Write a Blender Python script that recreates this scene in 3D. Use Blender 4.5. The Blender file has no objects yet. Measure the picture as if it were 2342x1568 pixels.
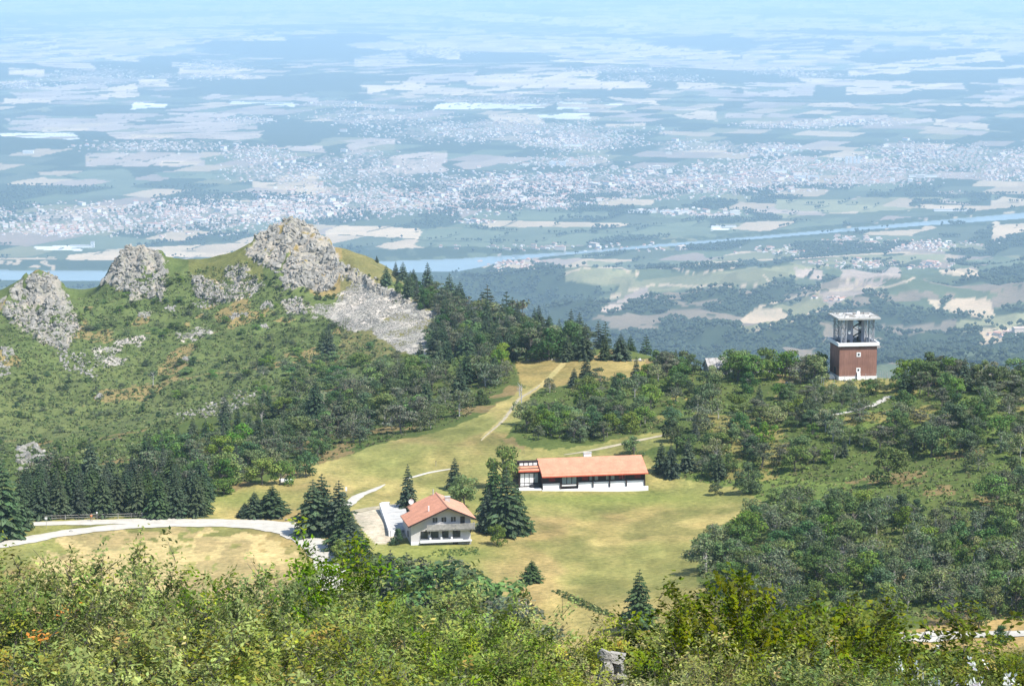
import bpy, math, random
import numpy as np
from mathutils import Vector, Matrix

R = math.radians
rng = np.random.default_rng(7)
random.seed(7)
S = bpy.context.scene
COL = S.collection

# ------------------------------------------------------------------ camera, light, exposure
CAM_Z = 1210.0
PITCH = R(8.69)
F = 5887.0                      # focal length in units of a 2342 wide picture
cam_d = bpy.data.cameras.new('camera')
cam = bpy.data.objects.new('camera', cam_d)
COL.objects.link(cam)
cam.location = (0, 0, CAM_Z)
cam.rotation_euler = (math.pi/2 - PITCH, 0, 0)
cam_d.sensor_width = 36.0
cam_d.lens = 36.0*F/2342.0
cam_d.clip_start = 0.5
cam_d.clip_end = 250000
S.camera = cam

SUN_EL = R(54)
SUN_DIR = Vector((0.80, -0.60, 0)).normalized()*math.cos(SUN_EL) + Vector((0, 0, math.sin(SUN_EL)))
world = bpy.data.worlds.new("World")
S.world = world
world.use_nodes = True
wn = world.node_tree.nodes
sky = wn.new('ShaderNodeTexSky')
sky.sky_type = 'NISHITA'
sky.sun_disc = False
sky.sun_elevation = SUN_EL
sky.sun_rotation = math.atan2(SUN_DIR.x, SUN_DIR.y)
sky.altitude = 1200
bg = wn['Background']
bg.inputs['Strength'].default_value = 0.15
world.node_tree.links.new(sky.outputs[0], bg.inputs[0])
sun_d = bpy.data.lights.new('sun', 'SUN')
sun = bpy.data.objects.new('sun', sun_d)
COL.objects.link(sun)
sun_d.energy = 4.6
sun_d.angle = R(0.53)
sun_d.color = (1.0, 0.965, 0.9)
sun.rotation_euler = SUN_DIR.to_track_quat('Z', 'Y').to_euler()
S.view_settings.view_transform = 'Standard'
S.view_settings.look = 'None'
S.view_settings.gamma = 1
S.view_settings.use_curve_mapping = False
S.view_settings.exposure = 0.64
S.cycles.max_bounces = 6
S.cycles.diffuse_bounces = 2
S.cycles.volume_bounces = 2
S.cycles.transparent_max_bounces = 8

HAZE_DENSITY = 5.5e-5
HAZE_COLOR = (0.535, 0.775, 1.0)

# ------------------------------------------------------------------ small toolbox
def sstep(a, b, x):
    t = np.clip((x-a)/(b-a), 0, 1)
    return t*t*(3-2*t)

def _hash(ix, iy, seed):
    h = (ix.astype(np.int64)*374761393 + iy.astype(np.int64)*668265263 + seed*974711) & 0xffffffff
    h = ((h ^ (h >> 13))*1274126177) & 0xffffffff
    h = (h ^ (h >> 16)) & 0xffffffff
    return h.astype(np.float64)/4294967295.0

_TAB = np.random.default_rng(99).random((1024, 1024))
def vnoise(x, y, seed=0):
    x = np.asarray(x, float); y = np.asarray(y, float)
    ix = np.floor(x).astype(np.int64); iy = np.floor(y).astype(np.int64)
    fx = x-ix; fy = y-iy
    fx = fx*fx*fx*(fx*(fx*6-15)+10); fy = fy*fy*fy*(fy*(fy*6-15)+10)
    i0 = (ix+seed*57) & 1023; j0 = (iy+seed*131) & 1023; i1 = (i0+1) & 1023; j1 = (j0+1) & 1023
    a = _TAB[j0, i0]; b = _TAB[j0, i1]; c = _TAB[j1, i0]; d = _TAB[j1, i1]
    return (a*(1-fx)+b*fx)*(1-fy) + (c*(1-fx)+d*fx)*fy

def fbm(x, y, octs=4, seed=0):
    s = 0; a = 0.5; n = 0
    for i in range(octs):
        s = s + a*vnoise(x, y, seed+i*17); n += a
        x, y = (0.8*x-0.6*y)*2.03+3.1, (0.6*x+0.8*y)*2.03+1.7
        a *= 0.5
    return s/n

def ridged(x, y, octs=4, seed=0):
    s = 0; a = 0.5; n = 0
    for i in range(octs):
        s = s + a*(1-np.abs(2*vnoise(x, y, seed+i*13)-1)); n += a
        x, y = (0.8*x-0.6*y)*2.1+5.1, (0.6*x+0.8*y)*2.1+9.7
        a *= 0.5
    return s/n

CP, SP = math.cos(PITCH), math.sin(PITCH)
def ray(px, py):
    """direction (per metre of y) of the line of sight through a point of the survey picture"""
    px = np.asarray(px, float); py = np.asarray(py, float)
    v = -(py-784.0)/F; u = (px-1171.0)/F
    dy = CP + v*SP; dz = -SP + v*CP
    return u/dy, dz/dy
def world_at(px, py, Y):
    kx, kz = ray(px, py)
    return kx*Y, np.zeros_like(kx)+Y, CAM_Z+kz*Y
def to_px(x, y, z):
    zz = z-CAM_Z
    fwd = y*CP - zz*SP
    up = y*SP + zz*CP
    fwd = np.maximum(fwd, 0.1)
    return 1171.0+F*x/fwd, 784.0-F*up/fwd

def tps_fit(P, Z, lam=1e-3):
    n = len(P)
    d = np.hypot(P[:, None, 0]-P[None, :, 0], P[:, None, 1]-P[None, :, 1])
    K = np.where(d > 0, d*d*np.log(d+1e-12), 0) + lam*np.eye(n)
    A = np.zeros((n+3, n+3)); A[:n, :n] = K
    A[:n, n] = 1; A[:n, n+1:] = P; A[n, :n] = 1; A[n+1:, :n] = P.T
    b = np.zeros(n+3); b[:n] = Z
    return np.linalg.solve(A, b)
def tps_eval(P, w, x, y):
    out = w[-3]+w[-2]*x+w[-1]*y
    for i in range(len(P)):
        d2 = (x-P[i, 0])**2+(y-P[i, 1])**2
        out = out + w[i]*0.5*d2*np.log(d2+1e-14)
    return out

def inpoly(px, py, poly):
    px = np.asarray(px, float); py = np.asarray(py, float)
    ins = np.zeros(px.shape, bool)
    n = len(poly); j = n-1
    for i in range(n):
        xi, yi = poly[i]; xj, yj = poly[j]
        if yi != yj:
            ins ^= ((yi > py) != (yj > py)) & (px < (xj-xi)*(py-yi)/(yj-yi)+xi)
        j = i
    return ins

# ------------------------------------------------------------------ the lie of the land
# control points of the mountain: (picture x, picture y, metres ahead)
NEAR = [
    # meadow and col
    (1370, 1450, 436), (1240, 1330, 472), (1010, 1245, 502), (1330, 1122, 560), (1480, 1122, 562), (1620, 1130, 556),
    (1500, 1300, 480), (1600, 1220, 512), (900, 1200, 514), (720, 1240, 505), (740, 1290, 488), (400, 1250, 504), (150, 1290, 490),
    (20, 1240, 505), (250, 1185, 528), (650, 1188, 527), (20, 1195, 522), (-300, 1220, 510), (-700, 1230, 505),
    (700, 1060, 585), (900, 1030, 596), (1000, 1080, 575), (1100, 1000, 608), (1200, 900, 684), (1290, 826, 768), (1400, 824, 772),
    (1480, 824, 768), (1190, 826, 770), (850, 1130, 552), (470, 1140, 549), (600, 1110, 560),
    # right hillside and tower crest
    (1640, 852, 706), (1560, 846, 718), (1919, 866, 662), (2000, 864, 662), (2050, 866, 660), (1860, 868, 668), (1760, 856, 690), (2140, 862, 655), (2342, 866, 650), (1750, 930, 640), (2030, 905, 635),
    (1900, 955, 605), (1700, 1050, 577), (1550, 990, 606), (2100, 1050, 560), (2342, 905, 615), (2200, 885, 630), (2342, 1100, 520),
    (1900, 1150, 520), (2100, 1300, 448), (1700, 1330, 450), (2250, 1440, 388), (2080, 1456, 384), (2342, 1452, 380), (2342, 1300, 430),
    (2700, 1000, 570), (2800, 1300, 430), (2900, 1500, 360),
    # left: hidden dip behind the spruce row, then the rocky hill
    (80, 1075, 712), (-100, 1075, 720), (300, 1075, 690), (450, 1040, 685), (650, 960, 725), (480, 945, 800), (620, 905, 800),
    (100, 980, 960), (300, 960, 950), (0, 900, 1010), (200, 880, 1040), (-300, 960, 960), (500, 860, 1010), (700, 860, 960), (880, 830, 920),
    (100, 790, 1110), (300, 790, 1110), (500, 780, 1100), (700, 770, 1070), (970, 825, 975), (960, 760, 1040), (1060, 730, 1060),
    (1180, 745, 1000), (1300, 795, 900), (1420, 818, 850), (1060, 830, 880),
    (830, 700, 1140), (700, 690, 1150), (500, 690, 1170), (320, 690, 1180), (200, 700, 1180), (60, 720, 1170),
    # crest of the rocky hill
    (-60, 690, 1200), (-200, 650, 1215), (-500, 640, 1230),
]
_p = np.array(NEAR, float)
_x, _y, _z = world_at(_p[:, 0], _p[:, 1], _p[:, 2])
npts = list(zip(_x, _y, _z))
# crest points given the same way, with a backslope behind each
CREST = [(0, 668, 1215), (40, 645, 1215), (95, 634, 1214), (130, 648, 1214), (160, 690, 1214), (200, 664, 1228), (240, 648, 1228), (270, 595, 1226),
         (315, 574, 1226), (350, 588, 1226), (385, 610, 1232), (425, 612, 1232), (500, 602, 1232), (560, 572, 1230), (600, 545, 1230),
         (640, 520, 1230), (690, 514, 1230), (725, 542, 1230), (765, 578, 1228), (830, 606, 1215), (900, 634, 1195), (980, 665, 1165), (1050, 700, 1120)]
for px, py, Y in CREST:
    x, y, z = world_at(px, py, Y)
    npts.append((float(x), float(y), float(z)))
for px, py, Y in CREST[::2]:
    x, y, z = world_at(px, py, Y)
    npts.append((float(x), Y+70., float(z)-38-0.1*(700-py)))
    npts.append((float(x)*1.1, Y+330., float(z)-170.))
# summit under the camera and the hidden slope down to the meadow
for x in (-260, -120, -40, 0, 40, 120, 260):
    e = abs(x)*0.02
    for y, d in ((-40, 6), (0, 2.2), (15, 7), (30, 11.6), (45, 15.2), (60, 20), (80, 28), (110, 40), (160, 62), (220, 83), (290, 100), (360, 112)):
        if abs(x) in (260, 120) and y < 60 and y % 30: continue
        npts.append((float(x), float(y), CAM_Z-d-e))
# falls behind the crest on the right and behind the spruces
for px, Y, d in ((1300, 860, 150), (1500, 840, 150), (1640, 780, 150), (1960, 735, 134), (2200, 735, 138), (2600, 700, 150), (1290, 1090, 235),
                 (1300, 1200, 290), (1500, 1050, 240), (1800, 950, 220), (2200, 900, 215), (2700, 900, 230), (1500, 1350, 340), (1900, 1250, 330),
                 (2400, 1250, 340), (1200, 1500, 370), (3000, 1300, 350), (-500, 1600, 380), (-1200, 1300, 200), (-1200, 800, 150), (3300, 500, 150),
                 (1600, 1700, 450), (2300, 1700, 460), (800, 1800, 430), (100, 1800, 420)):
    npts.append((float((px-1171)/F*Y), float(Y), CAM_Z-d))
npts = np.array(npts)
NP = npts[:, :2]/1000.0
NW = tps_fit(NP, npts[:, 2], 2e-6)

# foothills and river plain: (picture x, picture y, height above the river)
FARP = [(1300, 700, 160), (1200, 660, 90), (1120, 640, 20), (1500, 640, 110), (1400, 690, 190), (1600, 640, 90), (1700, 620, 50), (1850, 625, 70), (2000, 610, 60),
        (2200, 600, 70), (2342, 560, 30), (2100, 650, 130), (1900, 690, 190), (2342, 640, 150), (1600, 700, 180), (1500, 770, 230), (1440, 800, 210),
        (1700, 750, 300), (1850, 740, 290), (1650, 830, 300), (1900, 830, 350), (2100, 800, 330), (2300, 780, 330), (2342, 700, 230), (2200, 710, 230), (2300, 850, 400),
        (1250, 760, 190), (1350, 830, 260), (1000, 700, 120), (1000, 800, 220), (700, 700, 120), (300, 700, 120), (0, 700, 120), (0, 800, 240), (600, 850, 260),
        (-600, 700, 120), (-600, 850, 250), (3000, 700, 250), (3000, 850, 380), (3000, 600, 100)]
_p = np.array(FARP, float)
kx, kz = ray(_p[:, 0], _p[:, 1])
_Y = (_p[:, 2]-CAM_Z)/kz
fpts = [(a, b, c) for a, b, c in zip(kx*_Y, _Y, _p[:, 2])]
for px, py in ((-600, 655), (0, 655), (400, 655), (800, 650), (1050, 632), (1200, 600), (1400, 590), (1700, 560), (2000, 535), (2342, 515), (3000, 470)):
    kx, kz = ray(px, py); Y = -CAM_Z/kz
    fpts.append((float(kx*Y), float(Y), 8.0))
    fpts.append((float(kx*Y), float(Y)+1500, -4.0))
    fpts.append((float(kx*Y), float(Y)+4500, -6.0))
for px in (-600, 200, 1000, 1500, 2000, 2500, 3100):
    fpts.append(((px-1171)/F*3300, 3300., 470.)); fpts.append(((px-1171)/F*2200, 2200., 640.))
fpts = np.array(fpts)
FP = fpts[:, :2]/10000.0
FW = tps_fit(FP, fpts[:, 2], 1e-5)

RIVER = np.array([(-900, 660, 14), (-300, 642, 14), (0, 630, 13), (240, 632, 13), (600, 624, 14), (900, 611, 15), (1050, 607, 16), (1110, 599, 12), (1160, 591, 7), (1300, 580, 4.5),
                  (1500, 563, 4.5), (1700, 547, 4.5), (2000, 521, 5), (2342, 494, 8), (3000, 440, 9)], float)
def river_mask(x, y):
    px, py = to_px(x, y, 0*x)
    c = np.interp(px, RIVER[:, 0], RIVER[:, 1]); h = np.interp(px, RIVER[:, 0], RIVER[:, 2])
    return (h-np.abs(py-c))/h          # >0 inside

def grid_cache(f, x0, x1, y0, y1, d):
    gx = np.arange(x0, x1+d, d); gy = np.arange(y0, y1+d, d)
    G = f(*np.meshgrid(gx, gy))
    def ev(x, y):
        u = np.clip((x-x0)/d, 0, len(gx)-1.001); v = np.clip((y-y0)/d, 0, len(gy)-1.001)
        i = u.astype(int); j = v.astype(int); fu = u-i; fv = v-j
        return (G[j, i]*(1-fu)+G[j, i+1]*fu)*(1-fv)+(G[j+1, i]*(1-fu)+G[j+1, i+1]*fu)*fv
    return ev
near_h = grid_cache(lambda x, y: tps_eval(NP, NW, x/1000.0, y/1000.0), -900, 900, -64, 2604, 4.0)
far_h = grid_cache(lambda x, y: tps_eval(FP, FW, x/10000.0, y/10000.0), -9000, 9000, 1440, 15000, 60.0)

ROCKS = [  # rock areas on the hill, traced on the ground
    [(0, 700), (40, 646), (95, 620), (135, 632), (165, 700), (185, 745), (150, 800), (110, 790), (60, 760), (20, 730)],
    [(235, 648), (262, 580), (300, 552), (345, 560), (378, 596), (378, 650), (375, 690), (330, 680), (300, 690), (290, 660)],
    [(560, 578), (596, 530), (635, 498), (702, 494), (748, 538), (775, 595), (780, 640), (740, 668), (690, 655), (650, 660), (640, 620), (590, 600)],
    [(440, 630), (480, 640), (545, 690), (500, 690), (450, 680)],
    [(515, 620), (560, 605), (590, 650), (540, 660)],
    [(640, 690), (690, 680), (700, 720), (660, 715)],
    [(760, 590), (830, 625), (940, 690), (920, 700), (840, 660), (780, 630)],
]
SCREES = [
    [(700, 705), (760, 690), (800, 640), (880, 660), (960, 700), (980, 740), (975, 830), (930, 812), (890, 790), (860, 765), (780, 745), (730, 725)],
    [(880, 655), (930, 680), (1010, 720), (985, 745), (930, 710)],
    [(400, 765), (470, 745), (480, 765), (430, 778)],
    [(215, 800), (260, 785), (350, 765), (340, 778), (270, 800), (280, 830), (250, 842), (220, 825)],
    [(480, 650), (560, 655), (600, 640), (580, 670), (520, 680)],
]
def soft_poly(px, py, poly, amp=9, seed=3, sc=22.):
    wx = px+amp*2*(fbm(px/sc, py/sc*1.6, 3, seed)-0.5)
    wy = py+amp*1.4*(fbm(px/sc+40, py/sc*1.6+9, 3, seed+5)-0.5)
    return inpoly(wx, wy, poly)

def H(x, y):
    """ground height"""
    x = np.asarray(x, float); y = np.asarray(y, float)
    shp = np.broadcast(x, y).shape
    x = np.broadcast_to(x, shp).ravel(); y = np.broadcast_to(y, shp).ravel()
    out = np.zeros(x.shape)
    t = sstep(1450, 2600, y)
    a = t < 1
    if a.any():
        xa, ya = x[a], y[a]
        zn = near_h(np.clip(xa, -900, 900), ya) - np.maximum(np.abs(xa)-900, 0)*0.25
        flat = sstep(400, 450, ya)*(1-sstep(600, 760, ya))
        rough = (1-0.86*flat)
        zn = zn + (fbm(xa/26, ya/26, 4, 5)-0.5)*3.4*rough*sstep(70, 200, ya) + (fbm(xa/5, ya/5, 3, 9)-0.5)*0.5*sstep(20, 90, ya)*(rough-0.12)
        far_part = sstep(860, 1000, ya)
        zn = zn + (ridged(xa/38, ya/38, 3, 31)-0.55)*7.0*far_part*(1-sstep(1195, 1240, ya)*0.75)
        # craggy summits
        px, py = to_px(xa, ya, zn)
        m = np.zeros(xa.shape)
        near_crest = ya > 1000
        if near_crest.any():
            for P in ROCKS:
                m[near_crest] = np.maximum(m[near_crest], soft_poly(px[near_crest], py[near_crest], P)*1.0)
        zn = zn + m*((ridged(xa/10, ya/13, 4, 77)-0.6)*9.0)
        out[a] += (1-t[a])*zn
    b = t > 0
    if b.any():
        xb, yb = x[b], y[b]
        zf = far_h(xb, yb)
        hill = sstep(15, 90, zf)
        zf = zf + hill*((ridged(xb/1100+3, yb/1300, 4, 21)-0.62)*230 + (fbm(xb/260, yb/260, 3, 55)-0.5)*26)
        plain = 5+1.5*fbm(xb/300, yb/300, 2, 8)
        zf = np.maximum(zf, plain)
        zf = np.where(yb > 12500, plain, zf)
        up = sstep(13500, 24000, yb)
        zf = zf + up*(fbm(xb/3600, yb/4200, 4, 91)-0.35)*190*(yb < 1e9)
        # wooded rise on the near left of the plain
        zf = zf + 75*np.exp(-(((xb+2500)/1900)**2+((yb-15400)/1300)**2))
        zf = np.maximum(zf, 5)
        zf = zf + 0.0
        out[b] += t[b]*zf
    r = y > 7500
    if r.any():
        m = river_mask(x[r], y[r])
        o = out[r]
        o = np.where(m > 0, -4.0, np.where(m > -0.5, np.minimum(o, 6), o))
        out[r] = o
    return out.reshape(shp)

def ground_hit(px, py, y0=330., y1=1400., n=1100):
    """where the line of sight through a picture point meets the near ground -> x, y, z"""
    px = np.atleast_1d(np.asarray(px, float)); py = np.atleast_1d(np.asarray(py, float))
    ys = np.linspace(y0, y1, n)
    kx, kz = ray(px, py)
    X = kx[:, None]*ys[None]; Z = CAM_Z+kz[:, None]*ys[None]
    h = np.empty(X.shape)
    Yg = np.broadcast_to(ys[None], X.shape)
    step = max(1, 4000000//n//4)
    for i in range(0, len(px), step):
        h[i:i+step] = H(X[i:i+step], Yg[i:i+step])
    below = h >= Z
    idx = np.argmax(below, axis=1)
    ok = below.any(axis=1)
    i0 = np.maximum(idx-1, 0); ar = np.arange(len(px))
    d0 = Z[ar, i0]-h[ar, i0]; d1 = Z[ar, idx]-h[ar, idx]
    f = np.clip(d0/np.maximum(d0-d1, 1e-6), 0, 1)
    y = ys[i0]+(ys[idx]-ys[i0])*f
    x = kx*y
    return x, y, np.where(ok, H(x, y), -9999.), ok
def gp(px, py):
    x, y, z, ok = ground_hit([px], [py])
    k = 0
    while not ok[0] and k < 40:          # just over a crest: step down to it
        k += 1; x, y, z, ok = ground_hit([px], [py+k])
    return Vector((float(x[0]), float(y[0]), float(z[0])))

# ------------------------------------------------------------------ materials
def new_mat(name):
    m = bpy.data.materials.new(name); m.use_nodes = True
    nt = m.node_tree; b = nt.nodes['Principled BSDF']
    b.inputs['Roughness'].default_value = 0.9
    b.inputs['Specular IOR Level'].default_value = 0.2
    return m, nt, b
def nd(nt, typ, **kw):
    n = nt.nodes.new(typ)
    for k, v in kw.items(): setattr(n, k, v)
    return n
def noise_node(nt, scale, detail=4, vec=None, rough=0.55):
    n = nd(nt, 'ShaderNodeTexNoise'); n.inputs['Scale'].default_value = scale
    n.inputs['Detail'].default_value = detail; n.inputs['Roughness'].default_value = rough
    if vec is not None: nt.links.new(vec, n.inputs['Vector'])
    return n
def ramp(nt, src, stops):
    r = nd(nt, 'ShaderNodeValToRGB'); e = r.color_ramp.elements
    while len(e) > 1: e.remove(e[-1])
    e[0].position = stops[0][0]; e[0].color = (*stops[0][1], 1)
    for p, c in stops[1:]:
        q = e.new(p); q.color = (*c, 1)
    nt.links.new(src, r.inputs[0]); return r
def mulc(nt, a, b, fac=1.0, mode='MULTIPLY'):
    m = nd(nt, 'ShaderNodeMix', data_type='RGBA', blend_type=mode)
    m.inputs['Factor'].default_value = fac
    nt.links.new(a, m.inputs[6])
    if hasattr(b, 'is_linked'): nt.links.new(b, m.inputs[7])
    else: m.inputs[7].default_value = (*b, 1)
    return m.outputs[2]
def bump(nt, b, src, strength, dist):
    u = nd(nt, 'ShaderNodeBump'); u.inputs['Strength'].default_value = strength; u.inputs['Distance'].default_value = dist
    nt.links.new(src, u.inputs['Height']); nt.links.new(u.outputs[0], b.inputs['Normal'])

def mat_plain(name, col, rough=0.85, var=0.25, scale=1.5, bumpd=0.0, spec=0.2, metal=0.0, coord='Object'):
    m, nt, b = new_mat(name)
    tc = nd(nt, 'ShaderNodeTexCoord')
    n = noise_node(nt, scale, 5, tc.outputs[coord])
    n2 = noise_node(nt, scale*7, 3, tc.outputs[coord])
    r = ramp(nt, n.outputs[0], [(0.3, tuple(c*(1-var) for c in col)), (0.7, tuple(min(1, c*(1+var)) for c in col))])
    r2 = ramp(nt, n2.outputs[0], [(0.3, (1-var*0.5,)*3), (0.7, (1+var*0.3,)*3)])
    c = mulc(nt, r.outputs[0], r2.outputs[0])
    nt.links.new(c, b.inputs['Base Color'])
    b.inputs['Roughness'].default_value = rough
    b.inputs['Specular IOR Level'].default_value = spec
    b.inputs['Metallic'].default_value = metal
    if bumpd: bump(nt, b, n2.outputs[0], 0.6, bumpd)
    return m

def mat_attr(name, attr='Col', obj_var=0.0, rough=0.85, trans=0.0, spec=0.15, hue=0.0):
    """colour from a stored colour attribute, with a little variation from one object to the next"""
    m, nt, b = new_mat(name)
    a = nd(nt, 'ShaderNodeAttribute'); a.attribute_name = attr
    c = a.outputs['Color']
    if obj_var:
        oi = nd(nt, 'ShaderNodeObjectInfo')
        hsv = nd(nt, 'ShaderNodeHueSaturation')
        mr = nd(nt, 'ShaderNodeMapRange'); mr.inputs[3].default_value = 1-obj_var; mr.inputs[4].default_value = 1+obj_var
        nt.links.new(oi.outputs['Random'], mr.inputs[0]); nt.links.new(mr.outputs[0], hsv.inputs['Value'])
        mul = nd(nt, 'ShaderNodeMath', operation='MULTIPLY'); mul.inputs[1].default_value = 7.31
        fr = nd(nt, 'ShaderNodeMath', operation='FRACT')
        nt.links.new(oi.outputs['Random'], mul.inputs[0]); nt.links.new(mul.outputs[0], fr.inputs[0])
        m2 = nd(nt, 'ShaderNodeMapRange'); m2.inputs[3].default_value = 0.5-hue; m2.inputs[4].default_value = 0.5+hue
        nt.links.new(fr.outputs[0], m2.inputs[0]); nt.links.new(m2.outputs[0], hsv.inputs['Hue'])
        mul3 = nd(nt, 'ShaderNodeMath', operation='MULTIPLY'); mul3.inputs[1].default_value = 23.7
        fr3 = nd(nt, 'ShaderNodeMath', operation='FRACT')
        nt.links.new(oi.outputs['Random'], mul3.inputs[0]); nt.links.new(mul3.outputs[0], fr3.inputs[0])
        m3 = nd(nt, 'ShaderNodeMapRange'); m3.inputs[3].default_value = 0.8; m3.inputs[4].default_value = 1.2
        nt.links.new(fr3.outputs[0], m3.inputs[0]); nt.links.new(m3.outputs[0], hsv.inputs['Saturation'])
        nt.links.new(c, hsv.inputs['Color']); c = hsv.outputs[0]
    nt.links.new(c, b.inputs['Base Color'])
    b.inputs['Roughness'].default_value = rough
    b.inputs['Specular IOR Level'].default_value = spec
    if trans:
        tr = nd(nt, 'ShaderNodeBsdfTranslucent'); nt.links.new(c, tr.inputs[0])
        mx = nd(nt, 'ShaderNodeMixShader'); mx.inputs[0].default_value = trans
        out = nt.nodes['Material Output']
        nt.links.new(b.outputs[0], mx.inputs[1]); nt.links.new(tr.outputs[0], mx.inputs[2]); nt.links.new(mx.outputs[0], out.inputs[0])
    return m

M = {}
def make_ground():
    m, nt, b = new_mat('ground')
    a = nd(nt, 'ShaderNodeAttribute'); a.attribute_name = 'Col'
    g = nd(nt, 'ShaderNodeNewGeometry')
    pos = g.outputs['Position']
    n1 = noise_node(nt, 0.9, 6, pos, 0.65); n2 = noise_node(nt, 0.11, 6, pos, 0.6); n3 = noise_node(nt, 0.004, 5, pos, 0.6)
    c = a.outputs['Color']
    c = mulc(nt, c, ramp(nt, n1.outputs[0], [(0.28, (0.62, 0.66, 0.62)), (0.72, (1.35, 1.3, 1.25))]).outputs[0])
    c = mulc(nt, c, ramp(nt, n2.outputs[0], [(0.3, (0.78, 0.84, 0.8)), (0.7, (1.2, 1.14, 1.12))]).outputs[0])
    c = mulc(nt, c, ramp(nt, n3.outputs[0], [(0.3, (0.85, 0.88, 0.88)), (0.7, (1.14, 1.1, 1.08))]).outputs[0])
    nt.links.new(c, b.inputs['Base Color'])
    b.inputs['Roughness'].default_value = 1.0; b.inputs['Specular IOR Level'].default_value = 0.05
    bump(nt, b, n1.outputs[0], 0.5, 0.35)
    return m
M['ground'] = make_ground()
M['rock'] = None
def make_rock():
    m, nt, b = new_mat('grey_rock')
    g = nd(nt, 'ShaderNodeNewGeometry'); oi = nd(nt, 'ShaderNodeObjectInfo')
    n1 = noise_node(nt, 0.5, 6, g.outputs['Position'], 0.7); n2 = noise_node(nt, 3.0, 4, g.outputs['Position'], 0.7)
    c = ramp(nt, n1.outputs[0], [(0.3, (0.15, 0.14, 0.12)), (0.5, (0.295, 0.28, 0.25)), (0.72, (0.42, 0.40, 0.365))]).outputs[0]
    c = mulc(nt, c, ramp(nt, n2.outputs[0], [(0.3, (0.7, 0.7, 0.68)), (0.65, (1.15, 1.14, 1.12))]).outputs[0])
    nt.links.new(c, b.inputs['Base Color']); bump(nt, b, n2.outputs[0], 0.7, 0.3)
    return m
M['rock'] = make_rock()
M['leaf'] = mat_attr('tree_foliage', obj_var=0.26, trans=0.3, hue=0.028)
M['needle'] = mat_attr('conifer_needles', obj_var=0.16, trans=0.05, hue=0.015)
M['bush_leaf'] = mat_attr('bush_leaves', obj_var=0.20, trans=0.25, rough=0.8, spec=0.12, hue=0.010)
M['tuft'] = mat_attr('heather_tufts', trans=0.15)
M['bark'] = mat_plain('grey_bark', (0.16, 0.14, 0.12), scale=3)
M['pale_bark'] = mat_plain('pale_dead_wood', (0.42, 0.40, 0.37), scale=3)
M['twig'] = mat_plain('dark_twigs', (0.085, 0.075, 0.065), scale=3)
M['gravel'] = mat_plain('pale_gravel', (0.50, 0.465, 0.395), scale=0.6, var=0.12, bumpd=0.03)
M['track'] = mat_plain('dusty_track', (0.38, 0.33, 0.22), scale=0.5, var=0.25, bumpd=0.05)
M['render_wall'] = mat_plain('pale_render', (0.56, 0.53, 0.50), scale=0.7, var=0.08)
M['white'] = mat_plain('white_paint', (0.80, 0.79, 0.77), scale=0.8, var=0.05)
M['shade_wall'] = M['render_wall']
M['stone'] = mat_plain('grey_stone', (0.36, 0.34, 0.32), scale=1.5, var=0.3, bumpd=0.05)
M['concrete'] = mat_plain('concrete', (0.46, 0.45, 0.42), scale=0.7, var=0.15, bumpd=0.02)
M['old_wood'] = mat_plain('weathered_wood', (0.33, 0.31, 0.28), scale=2.5, var=0.3)
M['dark_wood'] = mat_plain('dark_brown_wood', (0.045, 0.03, 0.028), scale=2.0, var=0.3)
M['red_wood'] = mat_plain('dark_red_wood', (0.16, 0.025, 0.02), scale=2.0, var=0.3)
M['red_trim'] = mat_plain('red_trim', (0.52, 0.10, 0.05), scale=2.0, var=0.1)
M['glass'] = mat_plain('dark_glass', (0.03, 0.035, 0.045), rough=0.12, var=0.1, spec=0.6)
M['pale_glass'] = mat_plain('pale_window_glass', (0.22, 0.28, 0.33), rough=0.15, var=0.15, spec=0.6)
M['steel'] = mat_plain('galvanised_steel', (0.42, 0.43, 0.46), rough=0.5, metal=0.3, var=0.1)
M['dark'] = mat_plain('dark_metal', (0.03, 0.03, 0.035), rough=0.6)
M['lilac_concrete'] = mat_plain('grey_lilac_concrete', (0.40, 0.39, 0.43), scale=0.8, var=0.12)
M['water'] = mat_plain('river_water', (0.22, 0.27, 0.27), rough=0.25, var=0.08, scale=0.004, spec=0.5)
M['shadow_soil'] = mat_plain('bare_soil', (0.3, 0.24, 0.15), scale=1)

def make_tiles(name, col, ax):
    m, nt, b = new_mat(name)
    tc = nd(nt, 'ShaderNodeTexCoord')
    w = nd(nt, 'ShaderNodeTexWave', wave_type='BANDS', bands_direction=ax)
    w.inputs['Scale'].default_value = 1.1; w.inputs['Distortion'].default_value = 0.6
    w.inputs['Detail'].default_value = 2
    nt.links.new(tc.outputs['Object'], w.inputs['Vector'])
    n = noise_node(nt, 0.6, 6, tc.outputs['Object'], 0.7); n2 = noise_node(nt, 5, 3, tc.outputs['Object'])
    c = ramp(nt, n.outputs[0], [(0.3, tuple(x*0.76 for x in col)), (0.7, tuple(x*1.12 for x in col))]).outputs[0]
    c = mulc(nt, c, ramp(nt, n2.outputs[0], [(0.3, (0.86, 0.86, 0.86)), (0.7, (1.1, 1.1, 1.1))]).outputs[0])
    c = mulc(nt, c, ramp(nt, w.outputs[0], [(0.0, (0.86, 0.84, 0.82)), (0.5, (1, 1, 1))]).outputs[0])
    nt.links.new(c, b.inputs['Base Color']); bump(nt, b, w.outputs[0], 0.5, 0.04)
    b.inputs['Roughness'].default_value = 0.85
    return m
M['tiles'] = make_tiles('terracotta_tiles', (0.62, 0.29, 0.18), 'Y')
M['tiles_x'] = make_tiles('pale_terracotta_tiles', (0.64, 0.325, 0.21), 'X')

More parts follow.
